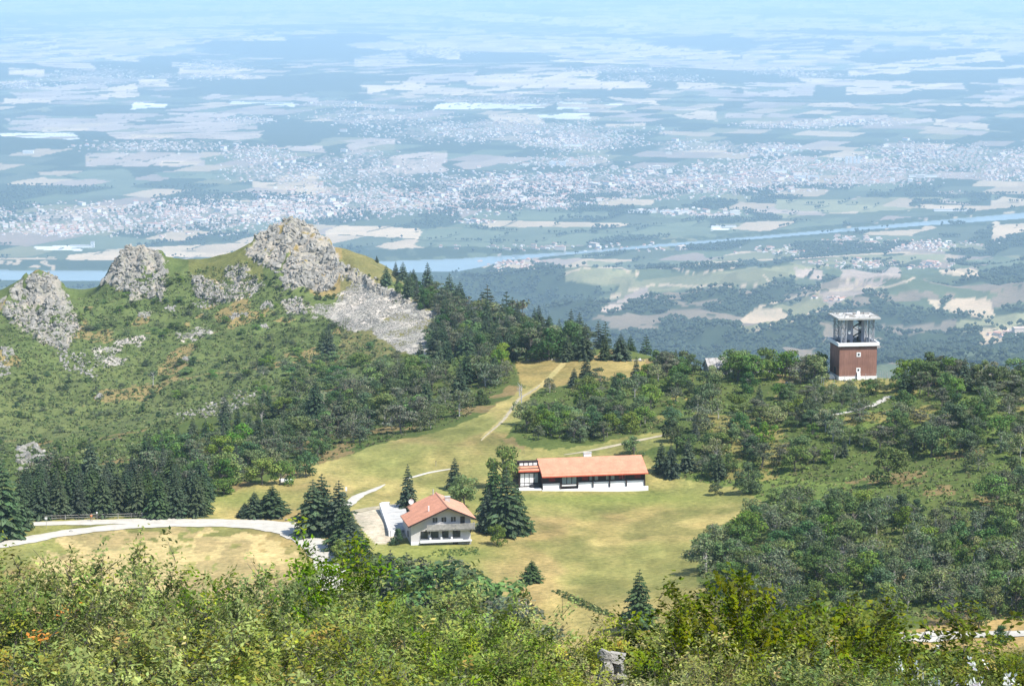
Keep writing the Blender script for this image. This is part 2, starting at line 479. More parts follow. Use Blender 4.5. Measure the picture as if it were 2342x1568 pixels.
def make_brown_cladding():
    m, nt, b = new_mat('brown_cladding')
    tc = nd(nt, 'ShaderNodeTexCoord')
    mp = nd(nt, 'ShaderNodeMapping'); mp.inputs['Scale'].default_value = (5.0, 5.0, 0.25)
    nt.links.new(tc.outputs['Object'], mp.inputs[0])
    n = noise_node(nt, 1.0, 5, mp.outputs[0], 0.7); n2 = noise_node(nt, 0.35, 4, tc.outputs['Object'])
    c = ramp(nt, n.outputs[0], [(0.3, (0.19, 0.10, 0.072)), (0.7, (0.33, 0.185, 0.14))]).outputs[0]
    c = mulc(nt, c, ramp(nt, n2.outputs[0], [(0.35, (0.85, 0.8, 0.8)), (0.7, (1.15, 1.1, 1.1))]).outputs[0])
    nt.links.new(c, b.inputs['Base Color'])
    return m
M['brown'] = make_brown_cladding()

# ------------------------------------------------------------------ object helpers
def link(o, parent=None):
    COL.objects.link(o)
    if parent is not None: o.parent = parent
    return o
def tag(o, label=None, cat=None, group=None, kind=None):
    if label: o['label'] = label
    if cat: o['category'] = cat
    if group: o['group'] = group
    if kind: o['kind'] = kind
    return o
def empty(name, loc, rz=0.0):
    o = bpy.data.objects.new(name, None); COL.objects.link(o)
    o.location = loc; o.rotation_euler = (0, 0, rz); o.empty_display_size = 0.5
    return o
def np_mesh(name, V, Fc, col=None, smooth=False):
    me = bpy.data.meshes.new(name)
    V = np.asarray(V, np.float32); Fc = np.asarray(Fc, np.int32)
    k = Fc.shape[1]
    me.vertices.add(len(V)); me.vertices.foreach_set('co', V.ravel())
    me.loops.add(Fc.size); me.loops.foreach_set('vertex_index', Fc.ravel())
    me.polygons.add(len(Fc))
    me.polygons.foreach_set('loop_start', np.arange(0, Fc.size, k, dtype=np.int32))
    if col is not None:
        at = me.color_attributes.new('Col', 'FLOAT_COLOR', 'POINT')
        c4 = np.ones((len(V), 4), np.float32); c4[:, :3] = col
        at.data.foreach_set('color', c4.ravel())
    me.update(calc_edges=True)
    me.polygons.foreach_set('use_smooth', np.full(len(Fc), smooth))
    return me
class MB:
    def __init__(s): s.v = []; s.f = []
    def poly(s, pts):
        i = len(s.v); s.v += [tuple(p) for p in pts]; s.f.append(tuple(range(i, i+len(pts)))); return s
    def box(s, x0, x1, y0, y1, z0, z1):
        i = len(s.v)
        s.v += [(x0, y0, z0), (x1, y0, z0), (x1, y1, z0), (x0, y1, z0), (x0, y0, z1), (x1, y0, z1), (x1, y1, z1), (x0, y1, z1)]
        s.f += [tuple(i+k for k in q) for q in ((0, 3, 2, 1), (4, 5, 6, 7), (0, 1, 5, 4), (1, 2, 6, 5), (2, 3, 7, 6), (3, 0, 4, 7))]
        return s
    def loft(s, a, b):
        """closed solid between two equal point rings"""
        i = len(s.v); n = len(a)
        s.v += [tuple(p) for p in a]+[tuple(p) for p in b]
        s.f.append(tuple(i+k for k in range(n))[::-1]); s.f.append(tuple(i+n+k for k in range(n)))
        for k in range(n):
            q = (k+1) % n; s.f.append((i+k, i+q, i+n+q, i+n+k))
        return s
    def tube(s, p, q, r0, r1=None, n=6):
        r1 = r0 if r1 is None else r1
        p = Vector(p); q = Vector(q); d = (q-p)
        if d.length < 1e-6: return s
        d.normalize(); a = d.orthogonal().normalized(); b = d.cross(a)
        A = [p+(a*math.cos(t)+b*math.sin(t))*r0 for t in [2*math.pi*k/n for k in range(n)]]
        B = [q+(a*math.cos(t)+b*math.sin(t))*r1 for t in [2*math.pi*k/n for k in range(n)]]
        return s.loft(A, B)
    def mesh(s, name):
        me = bpy.data.meshes.new(name); me.from_pydata([tuple(v) for v in s.v], [], s.f); me.update(); return me
    def build(s, name, mat, parent=None):
        me = s.mesh(name); me.materials.append(mat)
        return link(bpy.data.objects.new(name, me), parent)
def kids(o): return list(o.children)
def copy_tree(o, parent=None):
    c = o.copy(); COL.objects.link(c); c.parent = parent
    for ch in kids(o): copy_tree(ch, c)
    return c
def mesh_obj(name, me, mat, parent=None):
    if mat is not None and not me.materials: me.materials.append(mat)
    return link(bpy.data.objects.new(name, me), parent)

# ------------------------------------------------------------------ colours painted on the ground (albedo, lightened far off against the haze)
FOREST = np.array((0.045, 0.062, 0.034)); PALE = np.array((0.50, 0.39, 0.28)); GREEN = np.array((0.125, 0.15, 0.095)); PLOUGH = np.array((0.34, 0.27, 0.23))
WHITEC = np.array((0.66, 0.66, 0.66)); OLIVE = np.array((0.23, 0.225, 0.13)); TOWNC = np.array((0.25, 0.215, 0.18)); MIDG = np.array((0.085, 0.105, 0.06))
# fields traced on the plain: (x, y, half width, half height, slope, class)
FIELDS = [(80, 98, 50, 5, 0, 'p'), (60, 165, 45, 8, .05, 'p'), (30, 190, 30, 5, 0, 'p'), (240, 130, 85, 5, .08, 'p'), (150, 150, 70, 6, .05, 'b'), (135, 212, 115, 15, -.03, 'b'), (270, 210, 50, 14, -.03, 'p'),
 (60, 232, 60, 5, 0, 'p'), (350, 188, 36, 7, .02, 'p'), (490, 163, 90, 12, .04, 'p'), (430, 152, 45, 6, .1, 'b'), (570, 176, 40, 4, .05, 'p'), (600, 87, 52, 6, -.03, 'p'), (480, 45, 60, 8, -.03, 'b'), (560, 25, 70, 3, 0, 'b'),
 (700, 75, 80, 5, -.03, 'b'), (1000, 30, 240, 6, .06, 'p'), (1260, 47, 240, 9, .03, 'p'), (1450, 40, 110, 5, 0, 'p'), (1600, 38, 160, 6, .02, 'p'), (1850, 46, 130, 5, 0, 'p'), (2060, 30, 170, 6, .02, 'p'),
 (2220, 58, 200, 7, .02, 'p'), (1980, 62, 200, 6, .03, 'p'), (1700, 66, 180, 4, 0, 'b'), (1430, 22, 160, 3, 0, 'p'), (2250, 86, 110, 5, .03, 'p'), (1900, 85, 220, 4, .02, 'b'), (1750, 14, 200, 4, 0, 'p'), (2200, 8, 160, 4, 0, 'p'),
 (1200, 8, 160, 3, 0, 'b'), (700, 8, 150, 3, 0, 'b'), (300, 12, 120, 4, 0, 'b'), (1000, 68, 120, 3, .04, 'b'),
 (1310, 108, 80, 5, 0, 'p'), (1560, 122, 150, 12, .07, 'p'), (1450, 113, 60, 7, .02, 'p'), (1330, 140, 70, 3, 0, 'p'), (1600, 147, 140, 8, 0, 'b'), (2020, 158, 85, 11, -.10, 'p'), (2190, 137, 105, 9, -.09, 'p'),
 (1380, 195, 120, 9, 0, 'p'), (1640, 196, 105, 6, 0, 'p'), (1780, 205, 85, 15, 0, 'b'), (1960, 190, 150, 8, .05, 'p'), (2010, 209, 90, 8, 0, 'p'), (2130, 198, 80, 6, 0, 'p'), (2320, 185, 40, 7, 0, 'p'), (2300, 215, 50, 9, 0, 'b'),
 (1530, 228, 130, 3, 0, 'g'), (1590, 260, 48, 11, 0, 'p'), (1430, 288, 50, 5, .02, 'p'), (1180, 270, 65, 10, 0, 'p'), (1130, 243, 150, 7, 0, 'w'), (1350, 242, 80, 6, 0, 'w'), (1450, 230, 60, 4, .1, 'p'),
 (1060, 205, 240, 12, -.01, 'p'), (1220, 185, 150, 16, -.05, 'p'), (1010, 178, 80, 9, -.08, 'b'), (900, 195, 75, 8, .0, 'p'), (1000, 118, 60, 13, .05, 'p'), (870, 138, 65, 12, -.05, 'b'), (1010, 105, 40, 7, 0, 'p'),
 (570, 236, 50, 3, .03, 'w'), (638, 239, 36, 3, .03, 'w'), (340, 242, 42, 6, 0, 'w'), (400, 268, 200, 10, 0, 'b'), (150, 285, 160, 16, 0, 'b'), (420, 300, 180, 18, -.02, 'b'), (150, 296, 60, 5, 0, 'p'), (350, 312, 60, 5, -.02, 'p'),
 (90, 310, 90, 5, .02, 'w'), (600, 225, 150, 6, .03, 'b'), (330, 365, 140, 14, 0, 'b'), (410, 373, 48, 4, 0, 'p'), (250, 355, 60, 6, 0, 'b'), (680, 410, 50, 12, -.05, 'p'), (660, 428, 90, 9, .08, 'p'), (850, 335, 60, 13, -.1, 'b'),
 (960, 365, 65, 14, -.1, 'b'), (930, 387, 90, 8, -.05, 'b'), (700, 340, 50, 7, .05, 'b'), (1420, 248, 40, 5, 0, 'b'), (1290, 265, 60, 6, 0, 'w'), (1700, 265, 50, 6, 0, 'b'), (1900, 240, 60, 5, 0, 'p'), (1970, 270, 70, 5, 0, 'b'), (2200, 285, 70, 7, .1, 'p'),
 (2080, 280, 60, 4, -.1, 'b'), (2150, 240, 60, 3, 0, 'p'), (2250, 240, 50, 4, 0, 'p'), (200, 400, 110, 10, 0, 'g'), (460, 400, 120, 9, 0, 'g'),
 (1430, 462, 72, 8, 0, 'p'), (1270, 513, 180, 6, .01, 'p'), (900, 545, 150, 22, .05, 'p'), (1010, 546, 70, 9, .03, 'p'), (1220, 492, 180, 9, 0, 'g'), (1150, 545, 200, 22, 0, 'g'), (450, 574, 230, 15, -.03, 'p'), (60, 600, 80, 10, .04, 'p'), (250, 585, 100, 10, -.1, 'p'),
 (130, 567, 60, 5, 0, 'w'), (820, 470, 220, 7, -.05, 'g'), (100, 495, 130, 5, 0, 'b'), (2320, 522, 50, 14, -.12, 'p'), (2310, 462, 45, 9, .05, 'p'), (2200, 476, 130, 7, 0, 'p'), (1930, 472, 170, 14, -.03, 'o'), (1800, 485, 100, 5, .05, 'b'),
 (1650, 522, 60, 4, 0, 'w'), (1500, 528, 130, 12, -.06, 'g'), (1600, 490, 130, 9, 0, 'g'), (1800, 515, 150, 8, -.08, 'g'), (1150, 607, 70, 11, -.1, 'p'), (2180, 460, 40, 6, 0, 'b'), (2060, 455, 120, 4, 0, 'o'),
 (1370, 628, 90, 22, .02, 'o'), (1400, 615, 60, 14, .1, 'o'), (1620, 640, 150, 17, -.07, 'o'), (1520, 652, 110, 12, -.12, 'o'), (1760, 625, 80, 14, -.1, 'o'), (1850, 632, 34, 22, .1, 'b'), (2200, 700, 82, 18, .03, 'p'),
 (2290, 735, 110, 13, -.12, 'o'), (2310, 762, 70, 12, -.1, 'p'), (2195, 622, 45, 7, 0, 'p'), (2060, 597, 110, 12, 0, 'o'), (1920, 600, 110, 12, -.05, 'o'), (1700, 590, 130, 9, -.1, 'o'), (1500, 600, 120, 10, -.1, 'g'),
 (2200, 565, 60, 8, 0, 'o'), (1990, 625, 70, 12, -.05, 'b'), (1430, 690, 60, 13, -.45, 'b'), (1330, 585, 60, 5, -.1, 'g'), (2270, 600, 60, 8, 0, 'g')]
FPOLYS = [([(1682, 742), (1720, 712), (1800, 690), (1870, 672), (1960, 668), (1945, 690), (1900, 705), (1840, 722), (1770, 742), (1715, 757)], 'o'),
          ([(1870, 672), (1960, 640), (2030, 645), (1985, 668), (1940, 680), (1900, 700)], 'b')]
LINES = [  # pale lanes and banks: points and half width in picture units
 ([(1285, 628), (1330, 612), (1420, 612), (1462, 628)], 1.4), ([(1370, 692), (1430, 668), (1500, 650), (1590, 655), (1740, 652)], 2.2), ([(1540, 612), (1590, 625), (1680, 612)], 1.6),
 ([(1682, 742), (1740, 700), (1860, 668), (1960, 660), (2040, 655), (2090, 636)], 2.2), ([(1715, 757), (1800, 735), (1870, 712), (1920, 695)], 2.4), ([(1745, 625), (1760, 645), (1800, 650)], 1.5),
 ([(1560, 605), (1700, 596), (1850, 590), (2000, 580), (2080, 577)], 1.4), ([(1130, 588), (1300, 574), (1700, 541), (2000, 514), (2342, 483)], 1.5), ([(1180, 612), (1240, 605)], 2),
 ([(840, 480), (1000, 465), (1060, 452), (1000, 442)], 1.8), ([(470, 455), (560, 460), (700, 462)], 1.2), ([(2030, 690), (1990, 655), (1930, 640)], 1.5)]
# town quarters: (x, y, half width, half height, houses)
TOWNS = [(330, 500, 330, 34, 520), (620, 478, 260, 26, 420), (120, 527, 110, 12, 110), (850, 455, 200, 30, 360), (820, 385, 150, 36, 170), (580, 352, 85, 16, 90), (1080, 440, 160, 42, 420), (1290, 425, 170, 30, 420),
 (1240, 462, 110, 16, 170), (1150, 300, 300, 26, 420), (870, 268, 160, 20, 130), (760, 238, 60, 8, 40), (1330, 325, 130, 18, 240), (1300, 370, 110, 14, 110), (1500, 420, 240, 30, 560), (1760, 400, 230, 32, 640), (1990, 392, 190, 28, 440), (2200, 358, 190, 24, 430),
 (2300, 395, 90, 16, 120), (1760, 345, 80, 14, 120), (1790, 163, 80, 10, 90), (1860, 172, 90, 8, 50), (1800, 287, 110, 7, 70), (1960, 279, 90, 9, 70), (1500, 180, 120, 8, 50), (1400, 160, 130, 7, 40), (500, 150, 70, 12, 60), (50, 195, 60, 13, 60), (230, 175, 130, 20, 60),
 (570, 275, 55, 9, 40), (360, 335, 180, 12, 90), (450, 175, 150, 8, 40), (990, 120, 90, 14, 30), (2120, 562, 150, 12, 70), (1950, 552, 60, 12, 24), (1800, 573, 120, 10, 30), (1950, 603, 100, 9, 30), (2090, 608, 80, 6, 16), (1170, 605, 60, 10, 34), (1330, 567, 250, 8, 30),
 (1540, 483, 75, 5, 16), (1610, 490, 80, 5, 24), (1900, 684, 40, 6, 7), (2310, 765, 40, 7, 10), (1090, 508, 40, 4, 14), (2180, 442, 40, 4, 6), (2300, 92, 90, 5, 18), (1650, 335, 60, 12, 30), (2080, 340, 90, 16, 60), (1150, 230, 240, 10, 40), (640, 390, 120, 30, 110), (1560, 335, 60, 16, 30)]

def field_masks(px, py, x, y):
    """class index per point: 0 none, 1 p 2 b 3 g 4 w 5 o"""
    cl = np.zeros(px.shape, int)
    wob = (fbm(px/36, py/9, 2, 61)-0.5)*0.55
    for cx, cy, hw, hh, sl, k in FIELDS:
        sel = (np.abs(px-cx) < hw*1.15) & (np.abs(py-cy) < hh*1.7+abs(sl)*hw*1.2)
        if not sel.any(): continue
        u = (px[sel]-cx)/hw; v = (py[sel]-cy-sl*(px[sel]-cx))/hh
        sh = (((cx*7+cy*13) % 10)/10-0.5)*0.9; ln = 0.75+0.5*((cx*3+cy*5) % 7)/7
        v = v*(1+0.35*np.sign(sh)*u)
        q = np.maximum(np.abs(u+sh*v*0.35)**2, np.abs(v+wob[sel]*0.7)**2)*ln + 0.25*np.abs(u)**4 + wob[sel]*0.9
        idx = np.where(sel)[0][q < 1.0]
        cl[idx] = ' pbgwo'.index(k)
    for P, k in FPOLYS:
        i = inpoly(px+wob*8, py+wob*6, P); cl[i] = ' pbgwo'.index(k)
    return cl

def seg_dist(px, py, pts):
    d = np.full(px.shape, 1e9)
    for (x0, y0), (x1, y1) in zip(pts[:-1], pts[1:]):
        dx, dy = x1-x0, y1-y0; t = np.clip(((px-x0)*dx+(py-y0)*dy)/(dx*dx+dy*dy), 0, 1)
        d = np.minimum(d, np.hypot(px-x0-t*dx, py-y0-t*dy))
    return d

def far_colour(x, y, z):
    px, py = to_px(x, y, z)
    n = len(x)
    col = np.tile(FOREST, (n, 1))
    # patchwork of parcels: jittered strips on the ground, mixed by broad patches of cultivation
    ang = 0.35
    gx = (x*math.cos(ang)-y*math.sin(ang)); gy = (x*math.sin(ang)+y*math.cos(ang))
    jit = (fbm(x/420, y/420, 2, 44)-0.5)
    cellx = 210.; celly = 400.
    row = np.floor(gy/celly + jit*0.5)
    cx = np.floor((gx + _hash(row, row*0, 5)*cellx)/cellx + jit*0.4)
    h = _hash(cx, row, 12)
    cult = fbm(x/2100, y/2800, 4, 13) + 0.06*sstep(24000, 40000, y)
    on = (cult > 0.485) & (y > 9500) & (h > 0.40)
    pal = np.array([MIDG, GREEN*0.8, GREEN, PLOUGH*0.8, OLIVE*0.8, GREEN*0.7, PLOUGH, PALE*0.75, MIDG*1.3, PALE*0.9])
    k = (h*997 % 10).astype(int)
    col = np.where(on[:, None], pal[k], col)
    # far cultivated plateau, coloured lighter to hold its contrast through the haze
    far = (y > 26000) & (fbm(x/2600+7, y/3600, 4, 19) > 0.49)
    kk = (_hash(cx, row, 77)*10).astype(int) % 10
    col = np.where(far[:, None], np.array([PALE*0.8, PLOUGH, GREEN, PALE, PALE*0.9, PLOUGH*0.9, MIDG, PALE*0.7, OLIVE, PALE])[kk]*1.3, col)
    # foothill clearings
    hill = (y < 9800) & (fbm(x/420+9, y/520+3, 4, 71) > 0.60)
    col = np.where(hill[:, None], np.array(MIDG*1.2), col)
    burnt = (y < 8200) & (fbm(x/160+19, y/210+3, 4, 171) > 0.64)
    col = np.where(burnt[:, None], np.array((0.21, 0.17, 0.13)), col)
    cl = field_masks(px, py, x, y)
    far2 = (1+0.3*sstep(17000, 26000, y))[:, None]  # distant fields painted brighter to make up for contrast lost in haze
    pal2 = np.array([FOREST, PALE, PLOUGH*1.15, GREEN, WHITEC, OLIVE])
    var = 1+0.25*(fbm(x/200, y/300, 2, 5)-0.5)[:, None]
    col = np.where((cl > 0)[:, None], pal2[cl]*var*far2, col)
    # the large traced fields are cut into parcels, with hedges between them
    uu = (gx+_hash(row, row*0, 5)*cellx)/cellx+jit*0.4; vv = gy/celly+jit*0.5
    h2 = _hash(cx, row, 31)
    odd = (cl > 0) & (h2 < 0.17) & (y > 6000)
    col = np.where(odd[:, None], pal[(h2*5900 % 10).astype(int)], col)
    tint = (0.84+0.34*_hash(cx, row, 35))[:, None]
    col = np.where(((cl > 0) & ~odd)[:, None], col*tint, col)
    hedge = (cl > 0) & ((uu % 1 < 0.05) | (vv % 1 < 0.045)) & (h2 > 0.3) & (vnoise(x/90, y/90, 3) > 0.42)
    col = np.where(hedge[:, None], FOREST, col)
    # towns: gardens, tarmac
    for cx_, cy_, hw, hh, nh in TOWNS:
        q = ((px-cx_)/(hw*0.95))**2+((py-cy_)/(hh*0.95))**2 + (fbm(px/14, py/6, 3, 3)-0.5)*1.6
        mm = (q < 0.8) & (_hash(np.floor(px/3), np.floor(py/1.5), 3) > 0.45) & (y > 10500)
        col = np.where(mm[:, None], TOWNC, col)
    for pts, w in LINES:
        sel = (px > min(p[0] for p in pts)-6) & (px < max(p[0] for p in pts)+6) & (py > min(p[1] for p in pts)-8) & (py < max(p[1] for p in pts)+8)
        if not sel.any(): continue
        i = np.where(sel)[0]; d = seg_dist(px[i], py[i], pts)
        col[i[d < w]] = PALE*0.95
    # river margins: wooded
    rm = river_mask(x, y)
    bank = (rm > -1.6) & (rm < 0) & (fbm(px/20, py/10, 2, 9) > 0.35) & (y < 13500)
    col = np.where(bank[:, None], FOREST*1.1, col)
    col = np.where((rm >= 0)[:, None], np.array((0.10, 0.12, 0.08)), col)
    return col

MEADOW = [(460, 1150), (560, 1115), (660, 1085), (780, 1045), (900, 1005), (1000, 985), (1080, 960), (1130, 930), (1190, 890), (1230, 880), (1190, 960), (1150, 1010), (1200, 1030), (1330, 1020), (1430, 1000), (1545, 985), (1560, 1010), (1460, 1030),
          (1500, 1060), (1560, 1095), (1650, 1110), (1720, 1130), (1760, 1150), (1690, 1180), (1660, 1200), (1630, 1240), (1600, 1290), (1590, 1320), (1640, 1370), (1660, 1420), (1500, 1500), (1370, 1560), (1200, 1500), (1000, 1400), (860, 1340), (780, 1300), (690, 1300),
          (600, 1420), (100, 1450), (-500, 1400), (-500, 1190), (60, 1185), (470, 1180)]
CRESTM = [(1180, 826), (1300, 818), (1480, 820), (1480, 850), (1400, 870), (1300, 880), (1230, 890), (1190, 880)]
HAYF = [(150, 1225), (260, 1215), (420, 1208), (560, 1212), (640, 1235), (690, 1270), (700, 1330), (640, 1420), (100, 1440), (80, 1280)]
GRASSH = [(-50, 700), (0, 690), (60, 740), (120, 850), (300, 870), (420, 930), (390, 960), (250, 1060), (-60, 1100)]

def near_colour(x, y, z):
    px, py = to_px(x, y, z)
    n = len(x)
    f1 = fbm(x/14, y/20, 4, 101); f2 = fbm(x/45, y/60, 4, 103); f3 = fbm(x/4, y/9, 3, 107)
    HEATH = np.array((0.085, 0.105, 0.036)); BRACK = np.array((0.115, 0.155, 0.042)); DRY = np.array((0.28, 0.21, 0.10))
    base = HEATH*(1-f2[:, None])+BRACK*f2[:, None]
    base = np.where((f1 > 0.68)[:, None], DRY*0.8, base)
    col = base.copy()
    # hill on the left: more yellow green towards its foot, brown heather on the crests
    gl = sstep(760, 1020, py)*(px < 900)*(y > 820)
    hillg = np.array((0.145, 0.165, 0.062))
    col = np.where((y > 820)[:, None], np.array((0.092, 0.122, 0.044))*(0.7+0.8*f1[:, None]), col)
    col = col*(1-gl[:, None]*0.75)+hillg*(0.75+0.5*f3[:, None])*(gl[:, None]*0.75)
    ora = (y > 900) & (px < 790) & (f1*0.5+f2*0.5+0.06*sstep(760, 640, py) > 0.62)
    col = np.where(ora[:, None], np.array((0.23, 0.185, 0.085)), col)
    yel = (y > 900) & (px > 430) & (px < 600) & (py < 640)
    col = np.where(yel[:, None], np.array((0.13, 0.14, 0.052)), col)
    ss = (y > 900) & (px > 780) & (f2 > 0.5)
    col = np.where(ss[:, None], np.array((0.155, 0.15, 0.065)), col)
    # meadow
    md = soft_poly(px, py, MEADOW, 10, 5, 30) & (y < 800)
    g1 = sstep(0.38, 0.66, f2*0.5+f1*0.5)[:, None]
    straw = np.array((0.37, 0.30, 0.12)); grn = np.array((0.235, 0.23, 0.08)); rus = np.array((0.33, 0.24, 0.11))
    mc = grn*(1-g1)+straw*g1
    rr = sstep(0.54, 0.7, fbm(x/22+8, y/34, 3, 303))[:, None]*0.75
    mc = mc*(1-rr)+rus*rr
    f4 = fbm(x/9, y/26, 4, 808)[:, None]
    mc = mc*(0.74+0.5*f3[:, None])*(0.72+0.56*f4)
    dk = sstep(0.60, 0.74, fbm(x/16+3, y/20, 4, 909))[:, None]*0.55
    mc = mc*(1-dk)+np.array((0.12, 0.135, 0.045))*dk
    gn = (np.exp(-(((px-1000)/170)**2+((py-1265)/26)**2))+np.exp(-(((px-1400)/330)**2+((py-1140)/18)**2))+np.exp(-(((px-560)/200)**2+((py-1140)/25)**2))*0.8)
    gn = np.clip(gn, 0, 1)[:, None]
    mc = mc*(1-gn)+np.array((0.20, 0.225, 0.065))*gn
    hay = soft_poly(px, py, HAYF, 26, 8, 34) & (fbm(x/2.5, y/5, 2, 77) > 0.3)
    hc = np.array((0.455, 0.36, 0.175))*(0.85+0.3*f3[:, None])*(1-0.25*(f1[:, None] < 0.42))
    mc = np.where(hay[:, None], hc, mc)
    col = np.where(md[:, None], mc, col)
    cm = soft_poly(px, py, CRESTM, 6, 5, 30) & (y < 800) & (y > 650)
    col = np.where(cm[:, None], np.array((0.27, 0.215, 0.085))*(0.6+0.8*f1[:, None]), col)
    # rocks and scree
    far = y > 900
    for P in ROCKS:
        i = far & soft_poly(px, py, P, 14, 31, 12) & (fbm(x/6, y/9, 3, 66) < 0.66)
        col[i] = np.array((0.29, 0.27, 0.24))
    for P in SCREES:
        i = far & soft_poly(px, py, P, 22, 37, 16) & (fbm(x/12, y/12, 3, 166) < 0.64)
        col[i] = np.array((0.41, 0.385, 0.355))
    gy = inpoly(px, py, [(805, 1170), (870, 1160), (925, 1160), (940, 1225), (890, 1240), (860, 1245), (830, 1215)]) & (y < 600)
    col = np.where(gy[:, None], np.array((0.47, 0.41, 0.33))*(0.8+0.4*f3[:, None]), col)
    # bracken green around the foot of the near trees on the right slope
    rs = (px > 1560) & (y < 640) & ~md & (f2 > 0.52)
    col = np.where(rs[:, None], BRACK*1.15, col)
    dr = (px > 1200) & (y > 560) & ~md & (f1*0.6+f2*0.4 > 0.58)
    col = np.where(dr[:, None], np.array((0.24, 0.21, 0.075)), col)
    tw = soft_poly(px, py, [(1870, 868), (1890, 880), (2040, 900), (2060, 850), (1990, 845)], 5, 5, 20) & (y < 760)
    col = np.where(tw[:, None], np.array((0.26, 0.235, 0.09)), col)
    rd = soft_poly(px, py, [(2050, 1445), (2342, 1405), (2500, 1400), (2500, 1500), (2050, 1480)], 6, 5, 20) & (y < 430)
    col = np.where(rd[:, None], np.array((0.36, 0.26, 0.11)), col)
    pt = (seg_dist(px, py, [(1290, 830), (1240, 880), (1190, 910), (1150, 960), (1105, 1000)]) < 5) & (y < 800)
    col = np.where(pt[:, None], np.array((0.40, 0.33, 0.15)), col)
    return col

def build_ground():
    th = [np.linspace(-62, -14, 26)[:-1], np.linspace(-14, 14, 700), np.linspace(14, 62, 26)[1:]]
    th = np.radians(np.concatenate(th))
    rows = [np.array([-60., -20, -2]), np.geomspace(4, 330, 46)[:-1]]
    rows.append(np.linspace(330, 372, 8)[:-1])
    rows.append(np.linspace(372, 800, 330)[:-1]); rows.append(np.linspace(800, 960, 50)[:-1])
    rows.append(np.linspace(960, 1260, 250)[:-1]); rows.append(np.geomspace(1260, 4600, 34)[:-1])
    # plain rows evenly spaced in elevation
    rows.append(np.linspace(4600, 9000, 150)[:-1])
    el = np.linspace(math.atan(CAM_Z/9000), math.atan(CAM_Z/95000), 400)
    rows.append(CAM_Z/np.tan(el))
    Y = np.concatenate(rows)
    nx, ny = len(th), len(Y)
    TT, YY = np.meshgrid(np.tan(th), Y)
    XX = TT*np.where(YY < 4, 4+np.abs(YY)*0+60*(YY < 0), YY)
    x, y = XX.ravel(), YY.ravel()
    z = H(x, y)
    c = np.zeros((len(x), 3))
    a = y < 2000
    c[a] = near_colour(x[a], y[a], z[a])
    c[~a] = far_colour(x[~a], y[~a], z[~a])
    # woodland stands higher than the fields beside it
    fo = (~a) & (c.sum(axis=1) < 0.14) & (z > 0)
    z = z + fo*(7+9*vnoise(x/35, y/60, 4))
    i = np.arange(nx*(ny-1)).reshape(ny-1, nx)[:, :-1].ravel()
    Fq = np.stack([i, i+1, i+nx+1, i+nx], 1)
    me = np_mesh('ground', np.stack([x, y, z], 1), Fq, c, True)
    o = mesh_obj('ground', me, M['ground']); tag(o, kind='structure')
build_ground()

# water
wl = []; wr = []
for px, py, h in RIVER:
    for s, L in ((1.25, wl), (-1.25, wr)):
        kx, kz = ray(px, py+s*h); Y = -CAM_Z/kz; L.append((float(kx*Y), float(Y), 0.0))
mb = MB()
for i in range(len(wl)-1): mb.poly([wl[i], wl[i+1], wr[i+1], wr[i]])
tag(mb.build('river', M['water']), kind='structure')

# haze: one closed box of even air
hm = bpy.data.materials.new('haze_air'); hm.use_nodes = True
hn = hm.node_tree
for n in list(hn.nodes):
    if n.type == 'BSDF_PRINCIPLED': hn.nodes.remove(n)
pv = hn.nodes.new('ShaderNodeVolumePrincipled')
pv.inputs['Density'].default_value = HAZE_DENSITY; pv.inputs['Color'].default_value = (*HAZE_COLOR, 1)
pv.inputs['Anisotropy'].default_value = 0.0
hn.links.new(pv.outputs[0], hn.nodes['Material Output'].inputs['Volume'])
hz = MB().box(-200000, 200000, -5000, 100000, -6, CAM_Z+25).build('haze', hm)
tag(hz, kind='stuff')

# ------------------------------------------------------------------ plants: templates
def leaf_quads(C, N, size, aspect=0.7, jit=0.6, rg=rng):
    """one small quad per row of C, facing roughly along N"""
    n = len(C)
    nn = N+rg.normal(0, jit, (n, 3)); nn /= np.linalg.norm(nn, axis=1)[:, None]+1e-9
    t = rg.normal(0, 1, (n, 3)); u = np.cross(nn, t); u /= np.linalg.norm(u, axis=1)[:, None]+1e-9
    w = np.cross(nn, u); s = (size*rg.uniform(0.6, 1.35, n))[:, None]
    V = np.stack([C-u*s, C-w*s*aspect, C+u*s, C+w*s*aspect], 1).reshape(-1, 3)
    Fq = np.arange(4*n).reshape(n, 4)
    return V, Fq
def colvar(n, base, dv=0.25, rg=rng, alt=None, altp=0.0):
    c = np.array(base)[None]*(1+rg.normal(0, dv, (n, 1)))
    c = c*(1+rg.normal(0, 0.08, (n, 3)))
    if alt is not None:
        k = rg.random(n) < altp; c[k] = np.array(alt)*(1+rg.normal(0, 0.15, (k.sum(), 1)))
    return np.repeat(np.clip(c, 0.004, 0.9), 4, axis=0)

